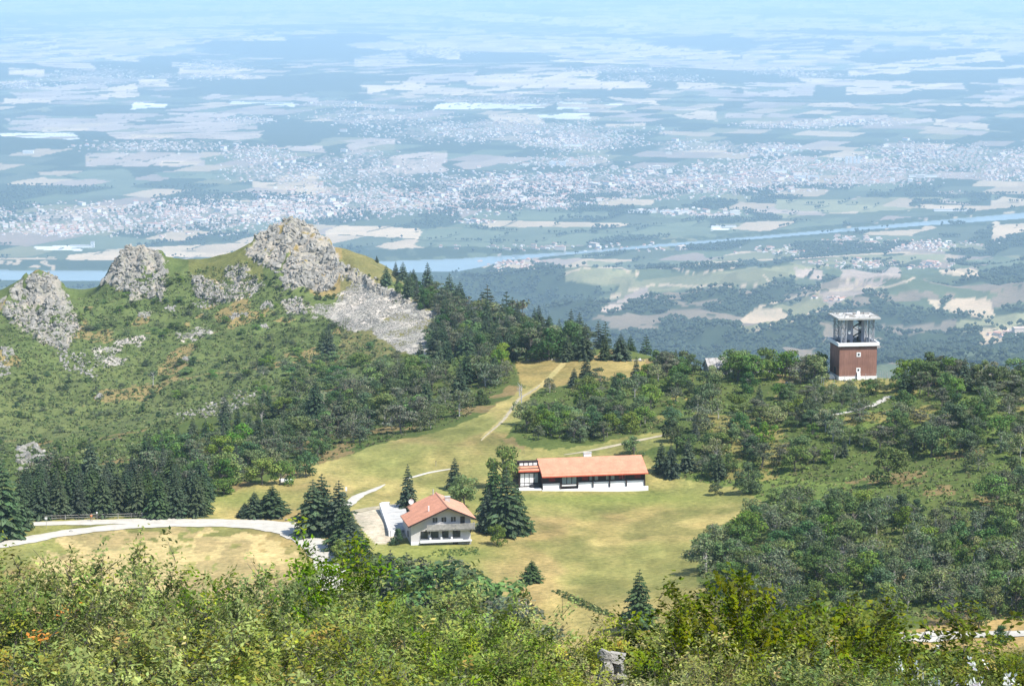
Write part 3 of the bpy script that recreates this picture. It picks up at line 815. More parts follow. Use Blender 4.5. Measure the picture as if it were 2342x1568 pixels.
def broadleaf(seed, base, width=0.95, nb=13, per=170, leaf=0.028, low=-0.03, flat=1.0, dv=0.22, alt=None, altp=0.0, bark='bark', limbs=True):
    """height 1, base at the origin -> Empty > trunk, crown"""
    rg = np.random.default_rng(seed)
    mbt = MB()
    blobs = []
    for k in range(nb):
        a = rg.uniform(0, 2*math.pi); r = width*0.5*math.sqrt(rg.random())*0.78
        h = low+0.16+(0.80-low)*rg.random()**0.8*(1-0.45*(r/(width*0.5))**2)
        blobs.append((r*math.cos(a), r*math.sin(a), min(h, 0.87), rg.uniform(0.11, 0.21)))
    blobs.append((rg.normal(0, 0.04), rg.normal(0, 0.04), 0.84, 0.15))
    top = Vector((rg.normal(0, 0.03), rg.normal(0, 0.03), 0.45))
    mbt.tube((0, 0, -0.04), top, 0.026, 0.016, 6)
    for b in blobs:
        if limbs: mbt.tube(top*rg.uniform(0.45, 1.0), (b[0]*0.9, b[1]*0.9, b[2]), 0.011, 0.004, 4)
    Cs = []; Ns = []; tone = []
    for b in blobs:
        m = int(per*(b[3]/0.16)**2)
        d = rg.normal(0, 1, (m, 3)); d /= np.linalg.norm(d, axis=1)[:, None]
        keep = (d[:, 2] > -0.55) | (rg.random(m) < 0.35)
        d = d[keep]; m = len(d)
        lump = 0.82+0.30*(vnoise(d[:, 0]*2.7+seed+b[0]*9, d[:, 1]*2.7+d[:, 2]*2.1, seed)-0.5)*2
        rr = b[3]*lump*rg.uniform(0.80, 1.10, m)
        P = np.array(b[:3])+d*rr[:, None]*np.array([1.12, 1.12, 0.82*flat])
        Cs.append(P); Ns.append(d*0.9+np.array([0, 0, 0.25])); tone.append(np.full(m, rg.normal(1, 0.10)))
    C = np.concatenate(Cs); N = np.concatenate(Ns); tn = np.concatenate(tone)
    C[:, 2] = np.maximum(C[:, 2], 0.02)
    V, Fq = leaf_quads(C, N, leaf, 0.75, 0.45, rg)
    c = colvar(len(C), base, dv, rg, alt, altp)*np.repeat(tn, 4)[:, None]
    return mbt, np_mesh('crown', V, Fq, c)

def spruce(seed, base, width=0.42, tiers=19, leafs=9, top_dark=False, low=0.03):
    rg = np.random.default_rng(seed)
    mbt = MB(); mbt.tube((0, 0, -0.04), (0, 0, 0.97), 0.017, 0.003, 6)
    V = []; Fq = []; tone = []
    def quad(a, b, c, d, t):
        i = len(V); V.extend([a, b, c, d]); Fq.append((i, i+1, i+2, i+3)); tone.append(t)
    for k in range(tiers):
        f = k/(tiers-1)
        z = low+0.05+(0.92-low)*f
        rad = width*0.5*(1-f)**0.82*(1.0 if f > 0.1 else 0.85)+0.012
        nbr = int(10-4*f)
        a0 = rg.uniform(0, 6.28)
        for j in range(nbr):
            a = a0+2*math.pi*j/nbr+rg.normal(0, 0.16)
            L = rad*rg.uniform(0.72, 1.18)
            dr = Vector((math.cos(a), math.sin(a), 0)); sd = Vector((-dr.y, dr.x, 0))
            zz = z+rg.normal(0, 0.008); droop = rg.uniform(0.10, 0.34)
            t = rg.normal(1, 0.18)
            pts = []
            for q in range(5):
                u = q/4
                p = dr*L*u+Vector((0, 0, zz-droop*L*u*u*1.3+0.10*L*u))
                pts.append(p)
            for q in range(4):
                w0 = L*0.24*(1-abs(q/4-0.35))*rg.uniform(0.7, 1.2); w1 = L*0.24*(1-abs((q+1)/4-0.35))*(0.12 if q == 3 else 1)
                hang = Vector((0, 0, -w0*0.45))
                quad(pts[q], pts[q+1], pts[q+1]+sd*w1+hang, pts[q]+sd*w0+hang*1.2, t*rg.uniform(0.8, 1.2))
                quad(pts[q], pts[q]-sd*w0+hang*1.2, pts[q+1]-sd*w1+hang, pts[q+1], t*rg.uniform(0.8, 1.2))
                if q > 0:
                    for s in (1, -1):       # hanging sprays
                        b = pts[q]+sd*s*w0*rg.uniform(0.2, 0.9)
                        e = b+dr*L*rg.uniform(0.05, 0.2)+sd*s*L*0.06+Vector((0, 0, -L*rg.uniform(0.10, 0.24)))
                        o = dr*0.010*rg.uniform(0.8, 1.8)+Vector((0, 0, 0.008))
                        quad(b-o, b+o, e+o*0.3, e-o*0.3, t*rg.uniform(0.7, 1.15))
    c = np.array(base)[None]*np.array(tone)[:, None]*(1+rg.normal(0, 0.05, (len(tone), 3)))
    return mbt, np_mesh('crown', np.array([tuple(v) for v in V]), np.array(Fq), np.repeat(np.clip(c, 0.003, 1), 4, axis=0))

def make_tree(name, parts, matc, bark='bark'):
    root = empty(name, (0, 0, 0))
    parts[0].build('trunk', M[bark], root)
    mesh_obj('crown', parts[1], matc, root)
    return root

DG = (0.082, 0.132, 0.050); MG = (0.125, 0.185, 0.060); LG = (0.165, 0.24, 0.065); GG = (0.170, 0.205, 0.105); OG = (0.195, 0.22, 0.10); BR = (0.14, 0.12, 0.09)
T = {}
for i in range(4): T['round%d' % i] = ('broadleaf_tree', broadleaf(100+i, [MG, (0.105, 0.17, 0.066), MG, DG][i], 0.98, 13+i), 'leaf', 'bark')
for i in range(3): T['bright%d' % i] = ('broadleaf_tree', broadleaf(130+i, [LG, (0.15, 0.22, 0.058), LG][i], 1.08, 13), 'leaf', 'bark')
for i in range(4): T['grey%d' % i] = ('birch_tree', broadleaf(160+i, [GG, OG, GG, (0.155, 0.19, 0.095)][i], 1.0, 14, 125, 0.026, 0.03, 0.9, 0.28, (0.20, 0.18, 0.15), 0.05), 'leaf', 'pale_bark')
for i in range(4): T['pine%d' % i] = ('pine_tree', broadleaf(190+i, [(0.10, 0.128, 0.068), (0.128, 0.14, 0.085), (0.084, 0.122, 0.06), (0.118, 0.13, 0.08)][i], 0.92, 15, 130, 0.024, 0.0, 0.55, 0.25, BR, 0.10), 'needle', 'bark')
for i in range(5): T['spruce%d' % i] = ('spruce_tree', spruce(220+i, [(0.056, 0.088, 0.046), (0.078, 0.112, 0.06), (0.066, 0.102, 0.042), (0.08, 0.102, 0.064), (0.056, 0.082, 0.048)][i], [0.52, 0.60, 0.70, 0.46, 0.84][i], 19), 'needle', 'bark')
PROTO = {}; USED = set()
for k, (nm, parts, mt, bk) in T.items():
    PROTO[k] = (nm, parts[0].mesh('trunk'), parts[1], M[mt], M[bk])
    PROTO[k][1].materials.append(M[bk]); PROTO[k][2].materials.append(M[mt])

def plant_tree(kind, x, y, h, wscale=1.0, label=None, cat='tree', group=None, name=None, rz=None, sink=0.1):
    nm, tm, cm, _, _ = PROTO[kind]
    z = float(H(x, y))-sink
    root = empty(name or nm, (x, y, z), random.uniform(0, 6.28) if rz is None else rz)
    root.scale = (h*wscale, h*wscale, h)
    link(bpy.data.objects.new('trunk', tm), root)
    link(bpy.data.objects.new('crown', cm), root)
    tag(root, label, cat, group)
    return root
COUNTS = {}
def pick(ks): return random.choice(ks)
KINDS = {'round': ['round0', 'round1', 'round2', 'round3'], 'bright': ['bright0', 'bright1', 'bright2'], 'grey': ['grey0', 'grey1', 'grey2', 'grey3'],
         'pine': ['pine0', 'pine1', 'pine2', 'pine3'], 'spruce': ['spruce0', 'spruce1', 'spruce3'], 'wide': ['spruce2', 'spruce4']}
WORDS = {'round': 'dark rounded tree', 'bright': 'bright green tree', 'grey': 'grey green birch', 'pine': 'olive brushy pine', 'spruce': 'dark pointed spruce', 'wide': 'broad dark conifer'}
TREEPTS = []
LANDMARKS = [(1963, 860, 'the brown tower'), (1640, 835, 'the stone hut'), (1360, 1085, 'the long orange roof'), (1020, 1180, 'the chalet'), (1340, 850, 'the pointed crest pine'), (1713, 1090, 'the round tree at the meadow corner'),
    (2025, 1070, 'the big tree on the open slope'), (1960, 935, 'the pale tower track'), (1440, 1010, 'the upper track'), (2200, 1455, 'the gravel road'), (2110, 1100, 'the bracken clearing'), (1600, 1290, 'the tip of the lower wood'),
    (1900, 1250, 'the middle of the lower wood'), (2300, 1230, 'the far side of the lower wood'), (1800, 1170, 'the top edge of the lower wood'), (655, 1098, 'the concrete slab'), (512, 1120, 'the low bushy tree by the road'), (250, 1170, 'the rail fence'),
    (510, 930, 'the pale rock ridge'), (722, 910, 'the tall spruce of the belt'), (922, 860, 'the stout green conifer'), (1193, 900, 'the forked dead tree'), (1100, 920, 'the small lone heath bush'), (900, 990, 'the belt edge below the dead tree'),
    (80, 1050, 'the pale boulder outcrop'), (840, 730, 'the big scree'), (1060, 700, 'the scree head spruces'), (1160, 740, 'the tallest ridge spruces'), (1310, 760, 'the twin ridge spruces'), (1440, 800, 'the last ridge spruce'), (752, 780, 'the solitary conifer'),
    (315, 620, 'the middle summit'), (680, 570, 'the highest summit'), (90, 700, 'the jagged summit'), (240, 810, 'the small left scree'), (440, 760, 'the tiny middle scree'), (200, 960, 'the open grassy foot'), (350, 870, 'the grey dead tree'), (1480, 960, 'the row above the track'), (1750, 960, 'the thicket under the crest gap'), (2250, 900, 'the crest wood'), (2100, 900, 'the end of the tower track'), (1880, 1010, 'the gap under the tower track')]
SEEN_LABEL = {}
def place_label(words, x, y, h, hr, w=1.0):
    px, py = to_px(np.array([x]), np.array([y]), H(np.array([x]), np.array([y])))
    px, py = float(px[0]), float(py[0])
    L = sorted(LANDMARKS, key=lambda q: (q[0]-px)**2+((q[1]-py)*1.6)**2)[0]
    f = (h-hr[0])/max(hr[1]-hr[0], .1)
    sz = 'very tall' if f > .9 else 'tall' if f > .68 else ('tiny' if f < .1 else 'small' if f < .32 else '')
    dx, dy = px-L[0], (py-L[1])*1.6; r = math.hypot(dx, dy)
    rel = ('beside' if r < 22 else 'close to') if r < 45 else ('beyond' if dy < -abs(dx) else ('below' if dy > abs(dx) else ('right of' if dx > 0 else 'left of')))
    if r > 120: rel = 'far '+rel
    elif r > 80: rel = 'just '+rel
    wd = 'slender' if w < .93 else 'spreading' if w > 1.17 else ''
    return ' '.join((sz+' '+wd+' '+words+' '+rel+' '+L[2]).split())
RIDGE_VIEW = [(370, 1015), (395, 950), (480, 905), (600, 880), (650, 920), (600, 965), (500, 1000)]
def scatter(poly, n, mix, hrange, where, spacing=0.7, seed=1, ws=(0.85, 1.25), ymode=None, spot=None):
    """plant n trees with their feet inside a traced piece of ground"""
    rg = random.Random(seed)
    xs = [p[0] for p in poly]; ys = [p[1] for p in poly]
    cand = []
    while len(cand) < n*4:
        a, b = rg.uniform(min(xs), max(xs)), rg.uniform(min(ys), max(ys))
        if inpoly(np.array([a]), np.array([b]), poly)[0]: cand.append((a, b))
    cand = np.array(cand)
    X, Y, Z, ok = ground_hit(cand[:, 0], cand[:, 1], 330, 1300, 500)
    placed = 0
    for (a, b), x, y, o in zip(cand, X, Y, ok):
        if placed >= n: break
        if not o or inpoly(np.array([a]), np.array([b]), RIDGE_VIEW)[0]: continue
        kind = rg.choices(list(mix.keys()), list(mix.values()))[0]
        h = rg.uniform(*hrange)*(1.25 if kind == 'spruce' else 1)
        rad = h*0.42*spacing
        if any((x-u)**2+((y-v))**2 < (rad+q)**2*0.45 for u, v, q in TREEPTS if abs(u-x) < 12 and abs(v-y) < 12): continue
        TREEPTS.append((x, y, rad))
        w_ = rg.uniform(*ws); plant_tree(rg.choice(KINDS[kind]), x, y, h, w_, place_label(WORDS[kind], x, y, h, hrange, w_), 'tree', WORDS[kind]+'s '+where)
        placed += 1
    return placed

def tree_at(kind, px, base, top, label, wscale=1.0, name=None, group=None, Y=None, cat='tree'):
    """one tree whose foot and tip are read off the photograph"""
    if Y is None:
        p = gp(px, base); x, y = p.x, p.y
    else:
        kx, kz = ray(px, base); x, y = float(kx*Y), float(Y)
    z = float(H(x, y))
    kx, kz = ray(px, top)
    h = CAM_Z+float(kz)*y-z
    TREEPTS.append((x, y, h*0.2))
    if 530 < px < 640 and cat == 'tree' and Y is None and base > 1150: wscale *= 1.7
    if 700 < px < 840 and cat == 'tree' and Y is None and base > 1200: wscale *= 1.3
    return plant_tree(kind, x, y, max(h, 0.8), wscale, label, cat, group, name)

# --- trees one can single out
tree_at('spruce0', 933, 1168, 1058, 'slender dark spruce just behind the left eaves of the chalet', 1.0)
tree_at('spruce1', 1040, 1120, 1043, 'spruce behind the chalet roof ridge, with drooping grey green boughs', 1.15)
tree_at('bright0', 1062, 1160, 1085, 'light green leafy tree tucked behind the chalet roof', 1.15)
tree_at('bright1', 1040, 1140, 1095, 'low bright green tree at the foot of the spruce behind the chalet', 1.2)
tree_at('spruce2', 1128, 1190, 1048, 'tall spruce nearest the chalet in the big clump right of it', 0.85)
tree_at('spruce1', 1158, 1222, 1062, 'broad tall spruce at the meadow edge between chalet and long house', 1.15)
tree_at('spruce4', 1118, 1215, 1110, 'shorter wide spruce beside the right wall of the chalet', 0.95)
tree_at('spruce2', 1180, 1218, 1098, 'lower spruce at the right side of the big clump by the long house', 1.1)
tree_at('bright2', 1150, 1120, 1022, 'tall light green tree behind the big spruces by the long house', 0.85)
tree_at('grey1', 1170, 1110, 1055, 'thin leafy tree at the left end wall of the long house', 0.9)
tree_at('bright0', 1137, 1246, 1195, 'small round bright bush on the lawn right of the chalet', 1.0, 'garden_bush', cat='bush')
tree_at('round3', 912, 1245, 1206, 'dark shrub in the angle between terrace and chalet wall', 1.0, 'garden_bush', cat='bush')
tree_at('wide' if False else 'spruce2', 1216, 1329, 1277, 'small lone conifer standing by itself in the dry meadow', 1.85)
tree_at('spruce2', 1462, 1440, 1297, 'large lone spruce rising above the near bushes at the meadow foot', 1.05)
tree_at('spruce4', 1425, 1450, 1390, 'lower spruce leaning against the foot of the large lone spruce', 0.9)
tree_at('spruce1', 717, 1222, 1092, 'leftmost spruce of the clump shading the gravel bend', 1.15)
tree_at('spruce0', 737, 1215, 1080, 'second tall spruce of the clump shading the gravel bend', 1.2)
tree_at('spruce3', 776, 1222, 1094, 'pointed spruce with the white post beside it above the gravel bend', 1.35)
tree_at('spruce2', 788, 1256, 1140, 'bushy spruce leaning over the end of the gravel bend', 1.0)
tree_at('spruce1', 806, 1276, 1176, 'spruce low in the roadside row, beside the dusty yard', 1.2)
tree_at('spruce4', 826, 1300, 1206, 'last and darkest spruce of the roadside row', 0.85)
tree_at('bright1', 775, 1285, 1228, 'fresh green bush under the roadside spruces', 0.9, 'roadside_bush', cat='bush')
tree_at('spruce4', 560, 1182, 1146, 'small conifer at the left end of the low roadside clump', 0.95)
tree_at('spruce2', 582, 1182, 1120, 'pointed young conifer in the middle of the low roadside clump', 0.95)
tree_at('spruce4', 606, 1180, 1128, 'wide young conifer in the low roadside clump', 0.9)
tree_at('spruce2', 624, 1180, 1105, 'tallest conifer at the right end of the low roadside clump', 1.1)
tree_at('spruce1', 8, 1228, 1035, 'tall spruce cut by the left border of the photo', 1.1)
tree_at('spruce2', 48, 1210, 1088, 'yellow green spruce next to the tall one at the road fork', 0.85)
tree_at('wide' if False else 'spruce4', 1535, 1092, 1010, 'dense dark conifer touching the right end of the long house', 0.75)
tree_at('spruce2', 1512, 1080, 1003, 'conifer behind the right corner of the orange roof', 0.9)
tree_at('round0', 1450, 1040, 995, 'round tree behind the middle of the long orange roof', 1.3)
tree_at('round3', 1713, 1126, 1052, 'round dark green tree at the top right corner of the meadow', 0.95)
tree_at('round1', 1637, 1131, 1102, 'tiny round bush on the grass right of the long house', 1.2, 'meadow_bush', cat='bush')
tree_at('bright1', 1770, 1146, 1112, 'wide low bush at the right corner of the meadow', 2.2, 'meadow_bush', cat='bush')
tree_at('round0', 2025, 1108, 1012, 'large round dark tree standing clear on the right slope', 1.1)
tree_at('round2', 2130, 1045, 965, 'dark tree on the green bank above the bracken patch', 1.1)
tree_at('spruce3', 752, 812, 736, 'solitary dark conifer on the slope under the scree', 1.25)
tree_at('spruce2', 738, 800, 752, 'lower companion of the solitary conifer under the scree', 1.1)
tree_at('spruce0', 1340, 880, 812, 'pointed dark pine standing on the crest meadow', 1.5)
tree_at('spruce1', 1313, 885, 838, 'shorter dark pine left of the pointed one on the crest meadow', 1.3)
tree_at('round3', 1100, 925, 890, 'small dark bush alone on the green strip left of the footpath', 1.3, 'heath_bush', cat='bush')
tree_at('bright1', 640, 1108, 1048, 'silvery green rounded tree at the upper edge of the mown grass', 1.1)
tree_at('bright2', 600, 1108, 1045, 'pale green rounded tree left of the silvery one by the grass edge', 1.3)
tree_at('round1', 700, 1090, 1030, 'rounded tree with a pale trunk behind the stone slab', 1.1)
tree_at('round2', 512, 1130, 1090, 'low bushy tree right of the dark spruce row', 1.6)
tree_at('grey1', 1622, 1250, 1196, 'wispy young tree at the left tip of the lower wood', 0.8)
tree_at('spruce3', 515, 965, 893, 'dark spruce in front of the pale rock ridge', 1.2)
tree_at('spruce1', 602, 945, 890, 'small spruce at the right end of the pale rock ridge', 1.1)
tree_at('spruce0', 722, 960, 862, 'tall dark spruce in the middle of the tree belt', 1.25)
tree_at('spruce3', 780, 985, 890, 'dark spruce right of the tall one in the tree belt', 1.35)
tree_at('spruce2', 922, 905, 822, 'stout green conifer where the belt meets the scree foot', 0.95)
tree_at('round0', 862, 1310, 1255, 'dark bush below the dusty yard', 1.3, 'slope_bush', cat='bush', Y=455)
tree_at('spruce3', 893, 1320, 1252, 'slim little spruce below the chalet lawn', 1.2, Y=452)
tree_at('spruce1', 930, 1310, 1258, 'grey green little spruce left of the round thicket', 1.3, Y=458)
tree_at('grey0', 965, 1320, 1268, 'small grey bush by the round thicket', 1.6, 'slope_bush', cat='bush', Y=455)
tree_at('round1', 1000, 1345, 1283, 'green thicket bush at the lower lawn edge', 1.7, 'slope_bush', cat='bush', Y=442)
tree_at('round3', 1060, 1360, 1298, 'dark rounded thicket bush under the chalet lawn', 1.7, 'slope_bush', cat='bush', Y=437)
tree_at('bright0', 1110, 1385, 1320, 'green thicket bush right of the dark rounded one', 1.5, 'slope_bush', cat='bush', Y=425)
tree_at('grey3', 1165, 1410, 1345, 'last pale bush of the thicket along the meadow', 1.4, 'slope_bush', cat='bush', Y=415)
tree_at('round3', 2287, 1470, 1425, 'dark bush in front of the road at the lower right', 1.2, 'roadside_bush', cat='bush')
tree_at('round0', 2238, 1436, 1375, 'bush standing just behind the lower right road', 1.0, 'roadside_bush', cat='bush')

# --- crest trees against the valley
for px, b, t, Y, k, w in ((862, 618, 583, 1190, 'spruce3', 1.5), (905, 640, 597, 1180, 'spruce3', 1.3), (922, 645, 597, 1178, 'spruce1', 1.3), (946, 655, 612, 1170, 'spruce4', 0.9), (978, 664, 598, 1165, 'spruce0', 1.2),
                        (1000, 668, 640, 1160, 'pine0', 1.2), (1028, 672, 622, 1155, 'spruce1', 1.2), (1052, 690, 640, 1140, 'spruce4', 0.9), (1115, 730, 648, 1090, 'spruce3', 1.4), (1102, 728, 664, 1092, 'spruce1', 1.2),
                        (1158, 745, 664, 1060, 'spruce0', 1.2), (1185, 750, 672, 1040, 'pine1', 0.9), (1172, 750, 676, 1045, 'spruce1', 1.1), (1232, 780, 696, 980, 'spruce4', 0.75), (1257, 785, 718, 970, 'spruce2', 1.1),
                        (1306, 800, 704, 930, 'spruce3', 1.0), (1325, 805, 712, 920, 'spruce1', 1.2), (1342, 805, 740, 910, 'pine0', 1.0), (1368, 812, 731, 880, 'spruce3', 1.1), (1384, 812, 733, 878, 'spruce0', 1.1),
                        (1442, 822, 764, 850, 'spruce2', 1.1), (1478, 822, 763, 850, 'spruce0', 1.3), (1545, 850, 795, 740, 'spruce3', 1.2), (1505, 850, 800, 760, 'spruce0', 1.0)):
    tree_at(k, px, b, t, ('tall' if b-t > 80 else 'small' if b-t < 45 else 'mid sized')+' dark conifer on the falling ridge '+next(s for e, s in ((910, 'nearest the highest summit'), (960, 'in the first pair below the summit'), (1060, 'above the river bend'), (1120, 'at the first dip of the ridge'), (1200, 'in the clump after the dip'), (1270, 'on the middle shoulder'), (1350, 'on the lower shoulder'), (1400, 'in the twin tips'), (1460, 'just before the last spruce'), (1490, 'that ends the row'), (9999, 'behind the crest trees')) if px < e), w, None, 'spruces outlined on the falling ridge', Y)

# --- belts and woods
scatter([(55, 1186), (470, 1184), (470, 1160), (60, 1150)], 40, {'wide': 1}, (8.5, 10.8), 'in the dense row behind the roadside fence', 0.52, 11, (0.75, 1.0))
scatter([(60, 1150), (460, 1160), (470, 1125), (120, 1110)], 22, {'wide': 3, 'spruce': 1, 'pine': 1}, (8, 11), 'in the dense row behind the roadside fence', 0.6, 12, (0.85, 1.1))
scatter([(440, 1135), (600, 1090), (740, 1048), (960, 992), (1060, 950), (1120, 900), (1180, 850), (1170, 832), (1000, 842), (860, 880), (740, 925), (640, 975), (480, 1040), (330, 1085)],
        150, {'round': 2.6, 'bright': 1.6, 'grey': 3.4, 'pine': 2.2, 'spruce': 0.9}, (4.5, 8.5), 'in the belt between grass and rocky hill', 0.8, 13)
scatter([(280, 1090), (330, 1040), (460, 985), (640, 920), (700, 900), (700, 930), (480, 1040), (330, 1085)], 30, {'round': 2, 'spruce': 2, 'grey': 1}, (5, 8), 'in the belt between grass and rocky hill', 0.8, 14)
scatter([(985, 760), (1060, 712), (1110, 735), (1190, 752), (1260, 790), (1330, 812), (1430, 822), (1460, 826), (1185, 826), (1100, 830), (1000, 832)],
        120, {'pine': 2.4, 'spruce': 2.6, 'wide': 1.4, 'round': 1.3, 'grey': 0.7}, (6.5, 11), 'in the wood right of the scree', 0.7, 15)
scatter([(880, 650), (940, 662), (1060, 700), (1110, 735), (1050, 745), (990, 720), (940, 690)], 34, {'pine': 2.5, 'spruce': 1.6, 'round': 1.2}, (4.5, 8.0), 'on the shoulder above the scree', 0.7, 155)
for i, (px, Y) in enumerate([(1190+i*13+(i*37 % 11), 800+(i*53 % 60)) for i in range(20)]):
    k = ['pine1', 'spruce1', 'round0', 'pine0', 'grey2'][i % 5]
    kx, kz = ray(px, 800); hh = random.uniform(6, 10.5)*(1-0.4*max(0, (px-1330)/130)); plant_tree(k, float(kx*Y), float(Y), hh, 1.1, place_label(WORDS[{'p': 'pine', 's': 'spruce', 'r': 'round', 'g': 'grey'}[k[0]]], float(kx*Y), float(Y), hh, (6, 10.5)), 'tree', 'trees in the wood right of the scree')
SLOPE_UP = [(1200, 1005), (1185, 960), (1235, 905), (1290, 885), (1380, 880), (1480, 862), (1600, 862), (1650, 900), (1780, 890), (1870, 905), (1880, 970), (1800, 1010), (1700, 1060), (1640, 1100), (1570, 1090), (1530, 1000), (1545, 985), (1430, 1000), (1330, 1015)]
scatter(SLOPE_UP, 115, {'round': 3.2, 'bright': 2, 'grey': 2, 'pine': 2.4, 'spruce': 0.5}, (3.6, 6.8), 'on the slope between long house and tower', 0.8, 16)
scatter([(1190, 990), (1270, 1000), (1400, 1000), (1500, 975), (1480, 960), (1200, 960)], 16, {'round': 3, 'bright': 2}, (5.0, 6.6), 'in the row above the upper track', 0.75, 161)
scatter([(1900, 965), (2050, 925), (2342, 900), (2400, 900), (2400, 1140), (2300, 1150), (2200, 1080), (2080, 1060), (1990, 1030), (1900, 1090), (1820, 1100), (1700, 1080), (1760, 1040)],
        88, {'round': 3.2, 'bright': 1.0, 'grey': 3, 'pine': 2.6, 'spruce': 0.3}, (3.4, 6.6), 'on the slope right of the tower track', 0.8, 17)
scatter([(1590, 1300), (1620, 1240), (1700, 1185), (1800, 1170), (1900, 1160), (2000, 1185), (2150, 1170), (2342, 1150), (2420, 1150), (2420, 1420), (2342, 1408), (2200, 1425), (2080, 1440), (1900, 1440), (1680, 1400), (1640, 1345)],
        175, {'round': 2.6, 'bright': 1.8, 'grey': 5.0, 'pine': 1.0}, (4.2, 7.0), 'in the lower wood above the road', 0.72, 18)
scatter([(1490, 868), (1600, 862), (1600, 848), (1490, 850)], 10, {'pine': 2, 'round': 1}, (5, 7.5), 'on the crest left of the stone hut', 0.7, 19)
scatter([(1680, 872), (1880, 880), (1870, 858), (1670, 856)], 18, {'bright': 3, 'pine': 1.2}, (5.4, 8.0), 'on the crest between hut and tower', 0.7, 20)
scatter([(2045, 905), (2070, 870), (2342, 875), (2400, 880), (2400, 905), (2200, 915)], 34, {'round': 2.4, 'bright': 1.2, 'pine': 1.6, 'spruce': 0.5}, (5.0, 8.0), 'on the crest right of the tower', 0.75, 21)
scatter([(1800, 925), (1920, 935), (2000, 910), (2010, 895), (1800, 905)], 13, {'round': 2, 'grey': 2}, (3.6, 5.0), 'just below the tower', 0.8, 22)
# low bushes on the rocky hill
def small_bushes(poly, n, hr, where, seed, kinds):
    rg = random.Random(seed); xs = [p[0] for p in poly]; ys = [p[1] for p in poly]; cand = []
    while len(cand) < n*2:
        a, b = rg.uniform(min(xs), max(xs)), rg.uniform(min(ys), max(ys))
        if inpoly(np.array([a]), np.array([b]), poly)[0] and not any(inpoly(np.array([a]), np.array([b]), P)[0] for P in SCREES+ROCKS): cand.append((a, b))
    X, Y, Z, ok = ground_hit([c[0] for c in cand], [c[1] for c in cand], 700, 1300, 400); k = 0
    for x, y, o in zip(X, Y, ok):
        if k >= n: break
        if not o: continue
        h = rg.uniform(*hr); kd = rg.choice(kinds)
        plant_tree(kd, x, y, h, rg.uniform(1.2, 1.9), place_label('low dark juniper bush', x, y, h, hr), 'bush', 'low bushes '+where, 'juniper_bush', sink=h*0.12); k += 1
small_bushes([(390, 960), (600, 900), (640, 925), (500, 1000)], 16, (1.5, 2.6), 'beside the rock ridge', 35, ['round0', 'grey1'])
small_bushes([(150, 700), (420, 640), (700, 720), (900, 800), (900, 860), (640, 900), (420, 920), (250, 820)], 115, (1.6, 3.8), 'on the green flank of the rocky hill', 31, ['round0', 'round3', 'bright1', 'pine2', 'grey0', 'bright0'])
small_bushes([(0, 860), (250, 860), (430, 920), (400, 970), (280, 1040), (0, 1040)], 75, (1.2, 2.8), 'on the grassy foot of the rocky hill', 32, ['round3', 'round0', 'pine2'])
small_bushes([(520, 640), (820, 620), (1000, 700), (980, 780), (700, 700)], 40, (1.0, 2.2), 'among the rocks below the highest summit', 33, ['round3', 'pine1'])
small_bushes([(560, 830), (900, 810), (960, 850), (800, 900), (600, 900)], 55, (3.2, 5.6), 'on the wooded lap of the rocky hill', 34, ['round0', 'round1', 'grey0', 'bright0', 'grey2'])

# dead pale snags
def snag(px, base, top, label):
    p = gp(px, base); kx, kz = ray(px, top); h = CAM_Z+float(kz)*p.y-p.z
    b = MB(); rg = random.Random(int(px)); b.tube((0, 0, -0.3), (rg.uniform(-.3, .3), 0, h), 0.22, 0.05, 6)
    for k in range(7):
        z = h*rg.uniform(0.35, 0.9); a = rg.uniform(0, 6.28); L = h*rg.uniform(0.12, 0.3)
        b.tube((0, 0, z), (L*math.cos(a), L*math.sin(a), z+L*0.7), 0.07, 0.02, 4)
    o = b.build('dead_tree', M['pale_bark']); o.location = p; tag(o, label, 'dead tree', 'bare pale dead trees')
snag(800, 925, 895, 'bare pale dead tree on the slope left of the stout conifer')
snag(1193, 935, 878, 'bare forked dead tree beside the green strip')
snag(1188, 906, 880, 'thin white dead stem at the edge of the crest meadow')
snag(350, 882, 850, 'bare grey dead tree low on the left hill')

# heather and bracken tufts: nobody could count them
def tufts(poly, n, size, cols, seed, y0, y1, name, avoid=()):
    rg = np.random.default_rng(seed); xs = [p[0] for p in poly]; ys = [p[1] for p in poly]
    a = rg.uniform(min(xs), max(xs), n*2); b = rg.uniform(min(ys), max(ys), n*2)
    k = inpoly(a, b, poly)
    for P in avoid: k &= ~inpoly(a, b, P)
    a, b = a[k][:n], b[k][:n]
    X, Y, Z, ok = ground_hit(a, b, y0, y1, 260)
    X, Y, Z = X[ok], Y[ok], Z[ok]; n = len(X)
    s = rg.uniform(*size, n)
    Cs = []; Ns = []; ss = []; cc = []
    base = np.array(cols)[rg.integers(0, len(cols), n)]
    for q in range(7):
        d = rg.normal(0, 1, (n, 3)); d[:, 2] = np.abs(d[:, 2]); d /= np.linalg.norm(d, axis=1)[:, None]
        Cs.append(np.stack([X, Y, Z], 1)+d*s[:, None]*np.array([0.8, 0.8, 0.6])); Ns.append(d); ss.append(s*0.42); cc.append(base*(1+rg.normal(0, .18, (n, 1))))
    C = np.concatenate(Cs); V, Fq = leaf_quads(C, np.concatenate(Ns), np.concatenate(ss), 0.8, 0.4, rg)
    me = np_mesh(name, V, Fq, np.repeat(np.clip(np.concatenate(cc), .01, 1), 4, axis=0))
    tag(mesh_obj(name, me, M['tuft']), kind='stuff')
HILLP = [(0, 1085), (0, 700), (150, 700), (230, 660), (420, 620), (560, 600), (700, 690), (900, 800), (960, 850), (700, 930), (430, 960), (300, 1085)]
